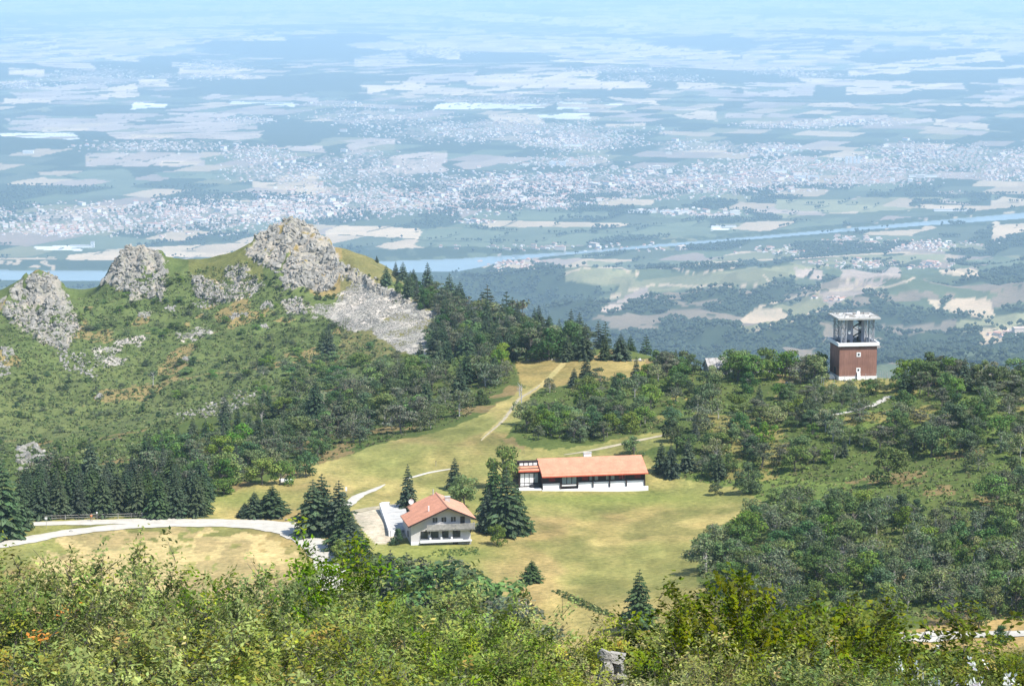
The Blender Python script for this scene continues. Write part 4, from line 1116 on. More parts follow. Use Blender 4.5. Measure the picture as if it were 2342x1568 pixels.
tufts(HILLP, 7500, (0.5, 1.3), [(0.11, 0.155, 0.052), (0.13, 0.175, 0.06), (0.16, 0.18, 0.075), (0.10, 0.125, 0.055)], 41, 640, 1260, 'heather_and_bracken', SCREES[:2])
tufts([(1190, 830), (2342, 860), (2342, 1420), (1600, 1400), (1600, 1200), (1700, 1140), (1560, 1090), (1540, 990), (1200, 1010)], 9000, (0.3, 0.75), [(0.15, 0.22, 0.058), (0.13, 0.18, 0.045), (0.10, 0.12, 0.05), (0.17, 0.165, 0.07)], 42, 370, 760, 'bracken_undergrowth', [MEADOW, CRESTM])
tufts([(440, 1140), (1060, 960), (1190, 850), (1180, 826), (850, 870), (300, 1085)], 3500, (0.35, 0.8), [(0.07, 0.12, 0.03), (0.09, 0.11, 0.04), (0.12, 0.12, 0.06)], 43, 540, 900, 'belt_undergrowth', [MEADOW])

# ------------------------------------------------------------------ crags, boulders and scree
def rock_mesh(seed, tall=1.0):
    import bmesh
    rg = random.Random(seed); bm = bmesh.new()
    for k in range(15):
        v = Vector((rg.gauss(0, 1), rg.gauss(0, 1), rg.gauss(0, 1))).normalized()
        bm.verts.new((v.x*rg.uniform(.75, 1), v.y*rg.uniform(.55, .9), v.z*tall*rg.uniform(.8, 1)))
    bmesh.ops.convex_hull(bm, input=bm.verts)
    for v in [v for v in bm.verts if not v.link_faces]: bm.verts.remove(v)
    bmesh.ops.triangulate(bm, faces=bm.faces)
    me = bpy.data.meshes.new('rock'); bm.to_mesh(me); bm.free(); me.materials.append(M['rock']); return me
ROCKM = [rock_mesh(i, [0.9, 1.1, 1.3, 0.7, 1.0, 0.65, 1.15, 0.85][i]) for i in range(8)]
ROCKA = []
for me in ROCKM:
    v = np.empty(len(me.vertices)*3, np.float32); me.vertices.foreach_get('co', v)
    f = np.empty(len(me.polygons)*3, np.int32); me.polygons.foreach_get('vertices', f)
    ROCKA.append((v.reshape(-1, 3), f.reshape(-1, 3)))
def rock_mass(name, X, Y, Z, s, rg, parent=None, origin=(0, 0, 0), squash=1.0):
    Vs = []; Fs = []; k = 0
    for i in range(len(X)):
        v, f = ROCKA[rg.integers(0, 8)]
        a = rg.uniform(0, 6.28); c, sn = math.cos(a), math.sin(a)
        w = v*s[i]*np.array([1, 1, squash]); w = np.stack([w[:, 0]*c-w[:, 1]*sn, w[:, 0]*sn+w[:, 1]*c, w[:, 2]], 1)
        Vs.append(w+np.array([X[i]-origin[0], Y[i]-origin[1], Z[i]-origin[2]])); Fs.append(f+k); k += len(v)
    me = np_mesh(name, np.concatenate(Vs), np.concatenate(Fs))
    return mesh_obj(name, me, M['rock'], parent)
def crag(poly, n_big, n_small, big, label, seed, small=(0.5, 1.3), name='rocky_crag', y0=700, y1=1290, cat='crag', grp=None):
    rg = np.random.default_rng(seed); xs = [p[0] for p in poly]; ys = [p[1] for p in poly]
    N = (n_big+n_small)*3
    a = rg.uniform(min(xs), max(xs), N); b = rg.uniform(min(ys), max(ys), N)
    k = soft_poly(a, b, poly, 12, seed, 14) & (vnoise(a/9, b/7, seed) < .70); a, b = a[k], b[k]
    X, Y, Z, ok = ground_hit(a, b, y0, y1, 420); X, Y, Z = X[ok], Y[ok], Z[ok]
    nb = min(n_big, len(X)//3)
    org = (float(X.mean()), float(Y.mean()), float(Z.min()))
    root = empty(name, org); tag(root, label, cat, grp)
    for i in range(nb):
        o = link(bpy.data.objects.new('rock', ROCKM[rg.integers(0, 8)]), root)
        s = rg.uniform(*big)
        o.location = (X[i]-org[0], Y[i]-org[1], Z[i]-org[2]-s*0.35)
        o.rotation_euler = (rg.normal(0, 0.2), rg.normal(0.25, 0.2), rg.normal(0.4, 0.7))
        o.scale = (s, s*rg.uniform(.7, 1.1), s*rg.uniform(0.8, 1.3))
    m = len(X)-nb
    st = rock_mass('loose_stones', X[nb:nb+n_small], Y[nb:nb+n_small], Z[nb:nb+n_small], rg.uniform(small[0], small[1], m)[:n_small], rg, root, org)
    st['kind'] = 'stuff'
    return root
crag(ROCKS[0], 130, 420, (1.2, 3.0), 'jagged grey summit at the left border of the photo', 51)
crag(ROCKS[1], 110, 330, (1.0, 2.6), 'middle grey summit of the rocky hill with a rounded head', 52)
crag(ROCKS[2], 200, 620, (1.2, 3.0), 'highest grey rocky summit of the hill, above the scree', 53)
crag(ROCKS[3], 50, 180, (0.7, 1.6), 'broken rock rib left below the highest summit', 54)
crag(ROCKS[4], 22, 90, (0.8, 1.8), 'small pale outcrop between the two higher summits', 55)
crag(ROCKS[5], 24, 90, (0.8, 1.8), 'small outcrop just left of the scree head', 56)
crag(ROCKS[6], 60, 260, (0.7, 1.6), 'long rock rib bounding the scree on its upper side', 57)
crag([(395, 955), (470, 925), (560, 892), (610, 898), (600, 925), (520, 945), (420, 962)], 60, 160, (0.7, 1.7), 'pale rock ridge rising out of the tree belt', 58, (0.3, 0.8), y0=600)
crag([(36, 1070), (45, 1025), (80, 1016), (120, 1045), (122, 1062), (80, 1078)], 40, 60, (1.6, 3.2), 'big pale boulder outcrop above the dark spruce row', 59, (0.4, 0.9), y0=600)
crag([(0, 780), (30, 800), (20, 860), (0, 870)], 14, 50, (0.7, 1.6), 'grey outcrop at the left border below the jagged summit', 60)
crag([(120, 790), (200, 800), (230, 870), (150, 850)], 20, 80, (0.6, 1.6), 'scattered blocks running down from the jagged summit', 61)
for q, (cx, cy, w, h, lab) in enumerate(((470, 695, 30, 9, 'low pale outcrop on the flank under the broken rib'), (545, 722, 22, 8, 'pale slabs below the gap between the summits'), (330, 720, 20, 8, 'pale step under the middle summit'), (395, 705, 14, 8, 'small crag right of the step under the middle summit'),
        (610, 700, 16, 10, 'knobbly outcrop under the highest summit'), (150, 745, 14, 10, 'crag edge below the jagged summit'), (870, 720, 26, 7, 'grey blocks lying in the green island of the scree'), (1020, 712, 22, 8, 'pale rocks at the right end of the ridge'),
        (280, 655, 18, 8, 'foot rocks of the middle summit'), (430, 820, 12, 5, 'small slab on the green flank'), (230, 905, 12, 5, 'small rock in the grassy foot'), (600, 745, 14, 6, 'flat stones in the heather below the summit'))):
    crag([(cx-w, cy), (cx-w*.4, cy-h), (cx+w*.6, cy-h*.9), (cx+w, cy+h*.3), (cx+w*.3, cy+h), (cx-w*.6, cy+h*.8)], 14, 70, (0.6, 1.5), lab, 400+q, (0.3, 0.8), 'rock_outcrop')
for i, (P, n) in enumerate(zip(SCREES, (9500, 1400, 500, 1100, 600))):
    rg = np.random.default_rng(70+i); xs = [p[0] for p in P]; ys = [p[1] for p in P]
    a = rg.uniform(min(xs), max(xs), n*3); b = rg.uniform(min(ys), max(ys), n*3); k = soft_poly(a, b, P, 22, 37, 16) & (vnoise(a/17, b/9, 7) < .84)
    a, b = a[k][:n], b[k][:n]; X, Y, Z, ok = ground_hit(a, b, 780, 1290, 380)
    o = rock_mass('scree', X[ok], Y[ok], Z[ok], rg.uniform(0.2, 0.6, ok.sum()), rg, None, (0, 0, 0), 0.5)
    tag(o, kind='stuff')
def boulder(px, py, s, label, name='boulder', grp=None, k=0, mat=None):
    p = gp(px, py); me = ROCKM[k] if mat is None else ROCKM[k].copy()
    if mat is not None: me.materials.clear(); me.materials.append(mat)
    o = link(bpy.data.objects.new(name, me)); o.location = p+Vector((0, 0, s*0.3)); o.scale = (s, s, s*0.8); o.rotation_euler = (0, 0, px); tag(o, label, 'rock', grp)
boulder(608, 1181, 0.42, 'round white boulder beside the picnic table', k=3, mat=M['white'])
boulder(655, 1189, 0.5, 'pale boulder at the road edge near the spruce shade', k=5)
boulder(641, 1186, 0.4, 'small grey rock just right of the low conifer clump', k=0)
boulder(1312, 822, 0.7, 'white painted stone on the crest line left of the pointed pine', grp='white stones along the crest', k=3, mat=M['white'])
boulder(1376, 822, 0.75, 'white stone on the crest line right of the pointed pine', grp='white stones along the crest', k=5, mat=M['white'])
boulder(1403, 824, 0.5, 'small white stone in the middle of the crest wall', grp='white stones along the crest', k=3, mat=M['white'])
boulder(1464, 823, 0.6, 'white stone at the right end of the crest wall', grp='white stones along the crest', k=0, mat=M['white'])
boulder(1705, 872, 1.3, 'flat pale rock in the grass right of the hut', k=5)
boulder(1800, 878, 0.9, 'grey rock in front of the crest bushes', k=3)
boulder(163, 1216, 0.6, 'dark grey stone on the grass island at the road fork', k=5)

# ------------------------------------------------------------------ roads and tracks
def strip(name, pts, mat, lift=0.12, kind='structure', y1=1300):
    """pts: (picture x, picture y, width in metres)"""
    P = [(gp(a, b), w) for a, b, w in pts]
    dense = []
    n = len(P)
    for i in range(n-1):
        p0 = P[max(i-1, 0)]; p1 = P[i]; p2 = P[i+1]; p3 = P[min(i+2, n-1)]
        steps = max(2, int((p2[0]-p1[0]).length/1.2))
        for k in range(steps):
            t = k/steps
            q = 0.5*((2*p1[0])+(p2[0]-p0[0])*t+(2*p0[0]-5*p1[0]+4*p2[0]-p3[0])*t*t+(3*p1[0]-p0[0]-3*p2[0]+p3[0])*t**3)
            dense.append((q, p1[1]*(1-t)+p2[1]*t))
    dense.append(P[-1])
    A = []
    for i, (q, w) in enumerate(dense):
        d = dense[min(i+1, len(dense)-1)][0]-dense[max(i-1, 0)][0]; d.z = 0
        if d.length < 1e-6: d = Vector((1, 0, 0))
        d.normalize(); nn = Vector((-d.y, d.x, 0)); e = 1+0.10*math.sin(i*0.9)+0.06*math.sin(i*2.3)
        A.append([q+nn*w*e*f for f in (-.5, -.25, 0, .25, .5)])
    V = np.array([[tuple(v) for v in r] for r in A]).reshape(-1, 3)
    V[:, 2] = H(V[:, 0], V[:, 1])+lift+np.tile([-.05, 0, .02, 0, -.05], len(A))
    i = np.arange(5*(len(A)-1)).reshape(-1, 5)[:, :4].ravel()
    me = np_mesh(name, V, np.stack([i, i+1, i+6, i+5], 1), smooth=True)
    o = mesh_obj(name, me, mat); tag(o, kind=kind); return o
strip('road', [(-330, 1268, 4.4), (-60, 1252, 4.4), (40, 1240, 4.4), (130, 1222, 4.4), (260, 1206, 4.4), (400, 1199, 4.4), (540, 1200, 4.6), (640, 1211, 5.2), (698, 1232, 5.6), (730, 1260, 5.0), (748, 1295, 4.6), (757, 1350, 4.6)], M['gravel'], 0.16)
strip('parking_strip', [(76, 1198, 3), (180, 1195, 4.5), (300, 1192, 4.5), (420, 1191, 4), (560, 1192, 3.4), (650, 1198, 3.4), (690, 1206, 3)], M['gravel'], 0.13)
strip('road', [(1900, 1470, 4.5), (2080, 1456, 4.5), (2200, 1453, 4.5), (2342, 1449, 4.5), (2600, 1440, 4.5)], M['gravel'], 0.16)
strip('track', [(786, 1158, 2.6), (800, 1150, 2.8), (822, 1133, 2.2), (850, 1122, 1.7), (880, 1108, 0.4)], M['gravel'])
strip('track', [(925, 1096, 0.3), (948, 1090, 0.9), (985, 1080, 1.1), (1040, 1071, 0.3)], M['gravel'])
strip('track', [(812, 1170, 3.0), (860, 1160, 2.6), (925, 1152, 2.2)], M['track'])
strip('track', [(1290, 1040, 0.3), (1330, 1034, 1.0), (1400, 1020, 1.6), (1480, 1003, 1.6), (1545, 990, 1.6)], M['track'])
strip('track', [(1860, 958, 2.4), (1900, 950, 2.6), (1960, 938, 2.6), (2005, 922, 2.6), (2032, 906, 2.2)], M['gravel'])
strip('footpath', [(1100, 1008, 0.2), (1150, 962, 0.9), (1185, 915, 1.0), (1215, 895, 0.9), (1235, 880, 0.3)], M['track'])

# ------------------------------------------------------------------ the chalet
def window(root, x0, x1, z0, z1, yf, frame='dark_wood', pane='glass', name='window', bars=1, t=0.07, proud=0.05):
    f = MB()
    f.box(x0-t, x1+t, yf-proud, yf+0.05, z1, z1+t).box(x0-t, x1+t, yf-proud-0.03, yf+0.05, z0-t, z0)
    f.box(x0-t, x0, yf-proud, yf+0.05, z0, z1).box(x1, x1+t, yf-proud, yf+0.05, z0, z1)
    w = f.build(name, M[frame], root)
    n = bars+1; d = (x1-x0)/n
    for k in range(n):
        MB().box(x0+d*k+0.025, x0+d*(k+1)-0.025, yf-0.02, yf+0.04, z0+0.02, z1-0.02).build('pane', M[pane], w)
    if bars:
        b = MB()
        for k in range(1, n): b.box(x0+d*k-0.022, x0+d*k+0.022, yf-0.04, yf+0.05, z0, z1)
        b.build('glazing_bar', M[frame], w)
    return w

def slope_slab(m, x0, z0, x1, z1, y0, y1, th=0.22):
    m.loft([(x0, y0, z0), (x1, y0, z1), (x1, y0, z1-th), (x0, y0, z0-th)], [(x0, y1, z0), (x1, y1, z1), (x1, y1, z1-th), (x0, y1, z0-th)])
    return m

p = gp(940, 1245)
ch = empty('chalet', p+Vector((0, 0, -0.1)), R(11.5))
tag(ch, 'pale rendered alpine chalet with orange tiled gable roof and weathered wooden balcony', 'house')
AX, AZ = 7.3, 7.7; sl = 0.436
def rz(x): return AZ-abs(x-AX)*sl
wall = [(0, rz(0)-.24), (AX, AZ-.24), (12.1, rz(12.1)-.24), (12.1, -1.5), (0, -1.5)]
MB().loft([(a, 0, b) for a, b in wall], [(a, 8.4, b) for a, b in wall]).build('wall', M['render_wall'], ch)
wall2 = [(1.8, rz(1.8)-.26), (AX, AZ-.26), (12.1-.02, rz(12.1)-.26), (12.1-.02, -1.5), (1.8, -1.5)]
MB().loft([(a, 8.4, b) for a, b in wall2], [(a, 12.2, b) for a, b in wall2]).build('rear_wall', M['render_wall'], ch)
roof = MB()
slope_slab(roof, -0.75, rz(-0.75), AX, AZ, -1.5, 8.6)
rl = roof.build('roof', M['tiles'], ch)
r2 = MB(); slope_slab(r2, 1.3, rz(1.3), AX, AZ, 8.62, 12.9); r2.build('roof', M['tiles'], ch)
r3 = MB(); slope_slab(r3, AX+.02, AZ, 12.95, rz(12.95), -1.5, 13.2); r3.build('roof', M['tiles_x'], ch)
MB().loft([(AX-.16, -1.52, AZ+.02), (AX+.02, -1.52, AZ+.13), (AX+.2, -1.52, AZ+.02)], [(AX-.16, 13.2, AZ+.02), (AX+.02, 13.2, AZ+.13), (AX+.2, 13.2, AZ+.02)]).build('ridge_tiles', M['tiles_x'], ch)
MB().box(0.2, 1.78, 8.42, 11.6, -1.5, 3.5).build('porch', M['render_wall'], ch)
pr = MB(); slope_slab(pr, -0.3, 3.55, 1.78, 4.35, 8.62, 12.0, .15); pr.build('porch_roof', M['concrete'], ch)
fb = MB()
for xa, xb in ((-0.80, AX), (AX, 13.0)):
    za, zb = rz(xa)-.02, rz(xb)-.02
    fb.loft([(xa, -1.56, za), (xb, -1.56, zb), (xb, -1.56, zb-.32), (xa, -1.56, za-.32)], [(xa, -1.51, za), (xb, -1.51, zb), (xb, -1.51, zb-.32), (xa, -1.51, za-.32)])
fb.build('bargeboard', M['dark_wood'], ch)
for xa, xb in ((4.35, 5.4), (6.15, 7.2), (8.05, 9.1)): window(ch, xa, xb, 4.4, 5.45, 0, 'white', 'glass', bars=1, t=.05)
d = MB().box(10.0, 10.9, -.05, .05, 3.35, 5.4).build('balcony_door', M['dark_wood'], ch)
MB().box(10.15, 10.75, -.07, -.04, 3.9, 5.2).build('pane', M['glass'], d)
for xa, xb in ((2.05, 3.35), (4.15, 5.5), (6.4, 7.5), (8.55, 9.9)):
    window(ch, xa, xb, 1.3, 2.65, 0, 'dark_wood', 'glass', bars=2, t=.09)  # flat openings: dark panes and frames stand in for shaded recesses
for xa in (3.62, 5.85, 7.95): MB().box(xa, xa+.35, -.9, -.1, 1.12, 1.5).build('flower_trough', M['white'], ch)
MB().box(-.06, 12.16, -.14, -.003, -1.5, .55).build('plinth', M['stone'], ch)
MB().box(1.7, 12.16, -1.0, -.15, .55, .72).build('ledge', M['concrete'], ch)
MB().box(1.7, 10.3, -1.12, -1.0, .55, 1.12).build('ledge_parapet', M['white'], ch)
MB().box(10.3, 12.16, -1.12, -1.0, .55, .85).build('ledge_parapet', M['white'], ch)
MB().box(-.05, 1.7, -.4, -.145, -1.2, .62).build('ledge_end', M['white'], ch)
dd = MB().box(8.5, 9.5, -.2, -.13, -1.0, .45).build('cellar_door', M['dark_wood'], ch)
bal = empty('balcony', (0, 0, 0)); bal.parent = ch
MB().box(3.0, 12.7, -1.35, -.02, 2.95, 3.12).build('floor', M['old_wood'], bal)
for k in range(5):
    MB().box(3.0, 12.7, -1.42, -1.36, 3.16+k*.235, 3.16+k*.235+.19).build('plank', M['old_wood'], bal)
for k in range(5): MB().box(12.66, 12.72, -1.36, -.02, 3.16+k*.235, 3.35+k*.235).build('plank', M['old_wood'], bal)
po = MB()
for k in range(6): po.box(3.05+k*1.9, 3.15+k*1.9, -1.36, -1.28, 2.95, 4.4)
po.build('posts', M['old_wood'], bal)
for k in range(4): MB().loft([(3.6+k*2.8, -1.3, 2.94), (3.75+k*2.8, -1.3, 2.94), (3.75+k*2.8, -.02, 2.94), (3.6+k*2.8, -.02, 2.94)], [(3.6+k*2.8, -.16, 2.1), (3.75+k*2.8, -.16, 2.1), (3.75+k*2.8, -.02, 2.1), (3.6+k*2.8, -.02, 2.1)]).build('bracket', M['dark_wood'], bal)
c1 = MB().box(8.1, 9.1, 6.5, 7.3, 6.3, 8.0).box(8.0, 9.2, 6.4, 7.4, 8.0, 8.14).build('chimney', M['concrete'], ch)
MB().tube((4.0, 2.4, 6.0), (4.0, 2.4, 7.3), .14, .14, 8).build('flue', M['white'], ch)
MB().tube((6.6, 12.2, 7.2), (6.6, 12.2, 8.6), .11, .11, 8).build('flue', M['concrete'], ch)
ds = MB()
for k in range(10):
    a0, a1 = 2*math.pi*k/10, 2*math.pi*(k+1)/10
    ds.poly([(0, 0, 0), (.55*math.cos(a0), -.16, .55*math.sin(a0)), (.55*math.cos(a1), -.16, .55*math.sin(a1))])
    ds.poly([(0, .05, 0), (.55*math.cos(a1), -.12, .55*math.sin(a1)), (.55*math.cos(a0), -.12, .55*math.sin(a0))])
ds.tube((0, .05, 0), (0, .3, -.8), .04, .04, 6)
dso = ds.build('satellite_dish', M['white'], ch); dso.location = (2.0, 11.9, 6.3)
MB().box(-.08, -.003, 3.0, 3.9, 1.0, 2.2).build('side_window', M['dark_wood'], ch)

# terrace beside it
tp = [gp(*q) for q in ((872, 1166), (926, 1163), (938, 1212), (893, 1226))]
zt = max(q.z for q in tp)+0.45
te = empty('terrace', Vector((tp[0].x, tp[0].y, tp[0].z))); tag(te, 'grey paved terrace with low white parapet left of the chalet', 'terrace')
loc = [Vector((q.x-tp[0].x, q.y-tp[0].y, 0)) for q in tp]; zb = -1.5; zt_ = zt-tp[0].z
MB().loft([(q.x, q.y, zb) for q in loc][::-1], [(q.x, q.y, zt_) for q in loc][::-1]).build('paving', M['concrete'], te)
def para(a, b, h, mat, nm='parapet', th=.3):
    d = (b-a).normalized(); n = Vector((-d.y, d.x, 0))*th/2
    MB().loft([tuple(q+Vector((0, 0, zb))) for q in (a-n, b-n, b+n, a+n)], [tuple(q+Vector((0, 0, zt_+h))) for q in (a-n, b-n, b+n, a+n)]).build(nm, M[mat], te)
para(loc[0]+Vector((-.2, 0, 0)), loc[3]+Vector((-.2, 0, 0)), .55, 'white'); para(loc[3], loc[3]+(loc[2]-loc[3])*.45, .5, 'white')
para(loc[0], loc[0]+(loc[1]-loc[0])*.35, .7, 'white')
ln = MB()
for t in (.3, .55, .78):
    a = loc[0].lerp(loc[3], t); b = loc[1].lerp(loc[2], t); n = Vector((0, .06, 0))
    ln.loft([tuple(q+Vector((0, 0, zt_+.003))) for q in (a-n, b-n, b+n, a+n)], [tuple(q+Vector((0, 0, zt_+.03))) for q in (a-n, b-n, b+n, a+n)])
ln.build('joint', M['stone'], te)

# ------------------------------------------------------------------ the long house
p = gp(1240, 1119.5); q = gp(1478, 1117.5)
yaw = math.atan2(q.y-p.y, q.x-p.x)
lh = empty('long_house', Vector((p.x, p.y, max(p.z, q.z)+0.25)), yaw)
tag(lh, 'long low dark timber house with one wide plain orange roof on a white plinth', 'house')
LW = 23.4
wl_ = [(0, 3.05), (5, 5.5), (10, 3.3), (10, -1.5), (0, -1.5)]
MB().loft([(0, a, b) for a, b in wl_][::-1], [(LW, a, b) for a, b in wl_][::-1]).build('wall', M['dark_wood'], lh)
def rslab(m, x0, x1, ya, za, yb, zb_, th=.2):
    m.loft([(x0, ya, za), (x0, yb, zb_), (x0, yb, zb_-th), (x0, ya, za-th)][::-1], [(x1, ya, za), (x1, yb, zb_), (x1, yb, zb_-th), (x1, ya, za-th)][::-1]); return m
m_ = MB(); rslab(m_, -.25, LW+.35, -.75, 3.42, 5, 5.85); m_.build('roof', M['tiles'], lh)
m_ = MB(); rslab(m_, -.25, LW+.35, 10.8, 3.35, 5.02, 5.85); m_.build('rear_roof', M['tiles'], lh)
m_ = MB(); rslab(m_, -.28, LW+.38, -1.45, 2.98, -.72, 3.34, .16); m_.build('eave_strip', M['tiles'], lh)
MB().box(-.28, LW+.38, -1.5, -1.46, 2.74, 2.99).build('fascia', M['red_trim'], lh)
for xx in (-.3, LW+.36):
    MB().loft([(xx, -1.45, 2.95), (xx, 5, 5.72), (xx, 5, 5.45), (xx, -1.45, 2.7)][::-1], [(xx+.06, -1.45, 2.95), (xx+.06, 5, 5.72), (xx+.06, 5, 5.45), (xx+.06, -1.45, 2.7)][::-1]).build('bargeboard', M['red_trim'], lh)
MB().box(0.1, LW-.05, -.02, -.003, 2.45, 3.0).build('red_frieze', M['red_wood'], lh)
# white battered plinth between dark brackets
def plinth(x0, x1):
    MB().loft([(x0, -.75, -1.2), (x0, -.35, 1.15), (x0, -.005, 1.15), (x0, -.005, -1.2)][::-1], [(x1, -.75, -1.2), (x1, -.35, 1.15), (x1, -.005, 1.15), (x1, -.005, -1.2)][::-1]).build('plinth', M['white'], lh)
edges = [0.0, 4.05, 7.95, 11.4, 15.2, 19.0, 23.2]
for a, b in zip(edges[:-1], edges[1:]):
    if a == 4.05: continue
    plinth(a+.11, b-.11)
for e in edges[1:]:
    MB().loft([(e-.1, -1.0, 0.1), (e-.1, -.45, 2.9), (e-.1, -.01, 2.9), (e-.1, -.01, .1)][::-1], [(e+.1, -1.0, 0.1), (e+.1, -.45, 2.9), (e+.1, -.01, 2.9), (e+.1, -.01, .1)][::-1]).build('buttress', M['dark_wood'], lh)
MB().box(4.16, 7.84, -.45, -.01, .25, 3.0).build('bay', M['dark_wood'], lh)
MB().box(4.35, 7.65, -.52, -.46, .5, .8).build('bay_sill', M['white'], lh)
for k in range(3): window(lh, 4.4+k*1.13, 5.4+k*1.13, 1.0, 2.85, -.46, 'dark_wood', 'pale_glass', bars=0, t=.05)
MB().box(-.2, LW+.5, -1.2, -.76, -1.6, -.1).build('footing', M['white'], lh)
for a, b in ((10.75, 11.25), (11.95, 12.6), (14.55, 15.05), (15.65, 16.35), (18.25, 18.85)): window(lh, a, b, 1.55, 2.7, -.02, 'old_wood', 'pale_glass', bars=0, t=.05)
for a in (1.5, 9.0, 17.4, 21.0): MB().box(a, a+1.4, -.06, -.022, 1.6, 2.5).build('shutter', M['red_wood'], lh)
cc = MB().box(10.6, 12.3, 5.3, 6.1, 5.3, 6.55).build('chimney', M['white'], lh)
MB().box(10.5, 12.4, 5.2, 6.2, 6.55, 6.68).build('cap', M['concrete'], cc)
# glazed wing at its left end
MB().box(-4.9, -.3, 2.0, 9, -1.5, 4.3).build('wing_wall', M['dark_wood'], lh)
m_ = MB(); rslab(m_, -5.15, -.32, 1.3, 3.9, 3.1, 4.6, .18); m_.build('wing_roof', M['tiles'], lh)
MB().box(-5.15, -.32, 1.2, 1.28, 3.62, 3.88).build('wing_fascia', M['red_trim'], lh)
MB().box(-4.9, -.35, 3.12, 4.0, 4.31, 5.55).build('clerestory_wall', M['dark_wood'], lh)
for k in range(4): window(lh, -4.55+k*1.04, -3.66+k*1.04, 4.72, 5.42, 3.12, 'dark_wood', 'white', bars=0, t=.05, name='clerestory_window')
MB().box(-5.1, -.3, 2.95, 4.15, 5.56, 5.72).build('wing_top', M['dark_wood'], lh)
for k in range(3): window(lh, -4.55+k*1.02, -3.62+k*1.02, 1.0, 3.15, 2.0, 'dark_wood', 'white', bars=0, t=.05, name='tall_window')
window(lh, -1.4, -.55, 1.0, 3.15, 2.0, 'dark_wood', 'pale_glass', bars=0, t=.05, name='tall_window')
for k in range(3): window(lh, -4.55+k*1.02, -3.62+k*1.02, .35, .88, 2.0, 'dark_wood', 'white', bars=0, t=.04, name='low_window')
MB().box(-2.3, -.35, .9, 1.95, -1, .75).build('entrance_step', M['dark'], lh)
MB().box(-5.6, -.25, -.6, 1.9, -1.3, .08).build('forecourt', M['white'], lh)

# ------------------------------------------------------------------ the tower
p = gp(1919, 869.5)
tw = empty('relay_tower', p+Vector((0, 0, -.1)), R(8))
tag(tw, 'square brown clad relay tower with open steel frame and flat aerial deck on top', 'tower')
TX, TY = 10.0, 9.4
MB().box(.0, TX, .0, TY, 1.1, 8.9).build('cladding', M['brown'], tw)
MB().box(-.12, TX+.12, -.12, TY+.12, -1.5, 1.1).build('base', M['white'], tw)
MB().box(-.45, TX+.45, -.45, TY+.45, 8.9, 9.05).build('soffit', M['dark'], tw)
pt_ = MB()
for b in ((-.5, TX+.5, -.5, -.2), (-.5, TX+.5, TY+.2, TY+.5)): pt_.box(b[0], b[1], b[2], b[3], 9.05, 9.95)
for b in ((-.5, -.2), (TX+.2, TX+.5)): pt_.box(b[0], b[1], -.2, TY+.2, 9.05, 9.95)
pt_.build('parapet', M['white'], tw)
MB().box(-.2, TX+.2, -.2, TY+.2, 9.06, 9.5).build('roof_slab', M['dark'], tw)
def lattice(x, y, w, z0, z1):
    f = MB(); c = [(x, y), (x+w, y), (x+w, y+w), (x, y+w)]
    for a, b in c: f.tube((a, b, z0), (a, b, z1), 0.11, 0.11, 4)
    n = 4; dz = (z1-z0)/n
    for k in range(n):
        for i in range(4):
            a = c[i]; b = c[(i+1) % 4]; z = z0+k*dz
            f.tube((*a, z), (*b, z+dz), .055, .055, 3); f.tube((*b, z), (*a, z+dz), .055, .055, 3); f.tube((*a, z), (*b, z), .05, .05, 3)
    return f
for x, y in ((.7, .7), (TX-1.9, .7), (.7, TY-1.9), (TX-1.9, TY-1.9)):
    lattice(x, y, 1.2, 9.5, 15.95).build('steel_column', M['steel'], tw)
MB().box(3.6, 4.4, 3.2, 6.2, 9.5, 15.95).box(6.6, 7.4, 3.2, 6.2, 9.5, 15.95).build('concrete_pier', M['lilac_concrete'], tw)
st = MB()
for k in range(5):
    s = 1 if k % 2 else -1
    z = 9.6+k*1.25
    st.loft([(5.5-s*1.05, 3.3, z), (5.5-s*1.05, 4.1, z), (5.5-s*1.05, 4.1, z+.2), (5.5-s*1.05, 3.3, z+.2)], [(5.5+s*1.05, 3.3, z+1.15), (5.5+s*1.05, 4.1, z+1.15), (5.5+s*1.05, 4.1, z+1.35), (5.5+s*1.05, 3.3, z+1.35)])
st.build('stair', M['dark'], tw)
for x, y, z in ((2.9, 1.2, 12.5), (6.1, 2.6, 13.5), (8.9, 1.2, 10.8), (1.4, 6, 13.8)):
    f = MB()
    for k in range(10):
        a0, a1 = .6283*k, .6283*(k+1)
        f.poly([(0, .15, 0), (.42*math.cos(a0), 0, .42*math.sin(a0)), (.42*math.cos(a1), 0, .42*math.sin(a1))])
    f.tube((0, .15, 0), (0, .6, 0), .06, .06, 5)
    o = f.build('dish_aerial', M['white'], tw); o.location = (x, y, z)
rg = random.Random(5)
for k in range(9):
    x = rg.uniform(2.4, 8.6); y = rg.uniform(1.0, 7.6); h = rg.uniform(.4, 1.3)
    MB().box(x, x+rg.uniform(.3, .9), y, y+.5, 9.5, 9.5+h).build('equipment_box', M[rg.choice(['dark', 'steel', 'white', 'dark'])], tw)
MB().box(-.65, TX+.65, -.65, TY+.65, 15.96, 16.4).build('aerial_deck', M['concrete'], tw)
rail = MB()
cs = [(-.25, -.25), (TX+.25, -.25), (TX+.25, TY+.25), (-.25, TY+.25)]
for i in range(4):
    a = cs[i]; b = cs[(i+1) % 4]
    for zz in (16.75, 17.05): rail.tube((*a, zz), (*b, zz), .025, .025, 3)
    for k in range(8):
        t = k/8; x = a[0]+(b[0]-a[0])*t; y = a[1]+(b[1]-a[1])*t; rail.tube((x, y, 16.4), (x, y, 17.05), .03, .03, 3)
rail.build('railing', M['old_wood'], tw)
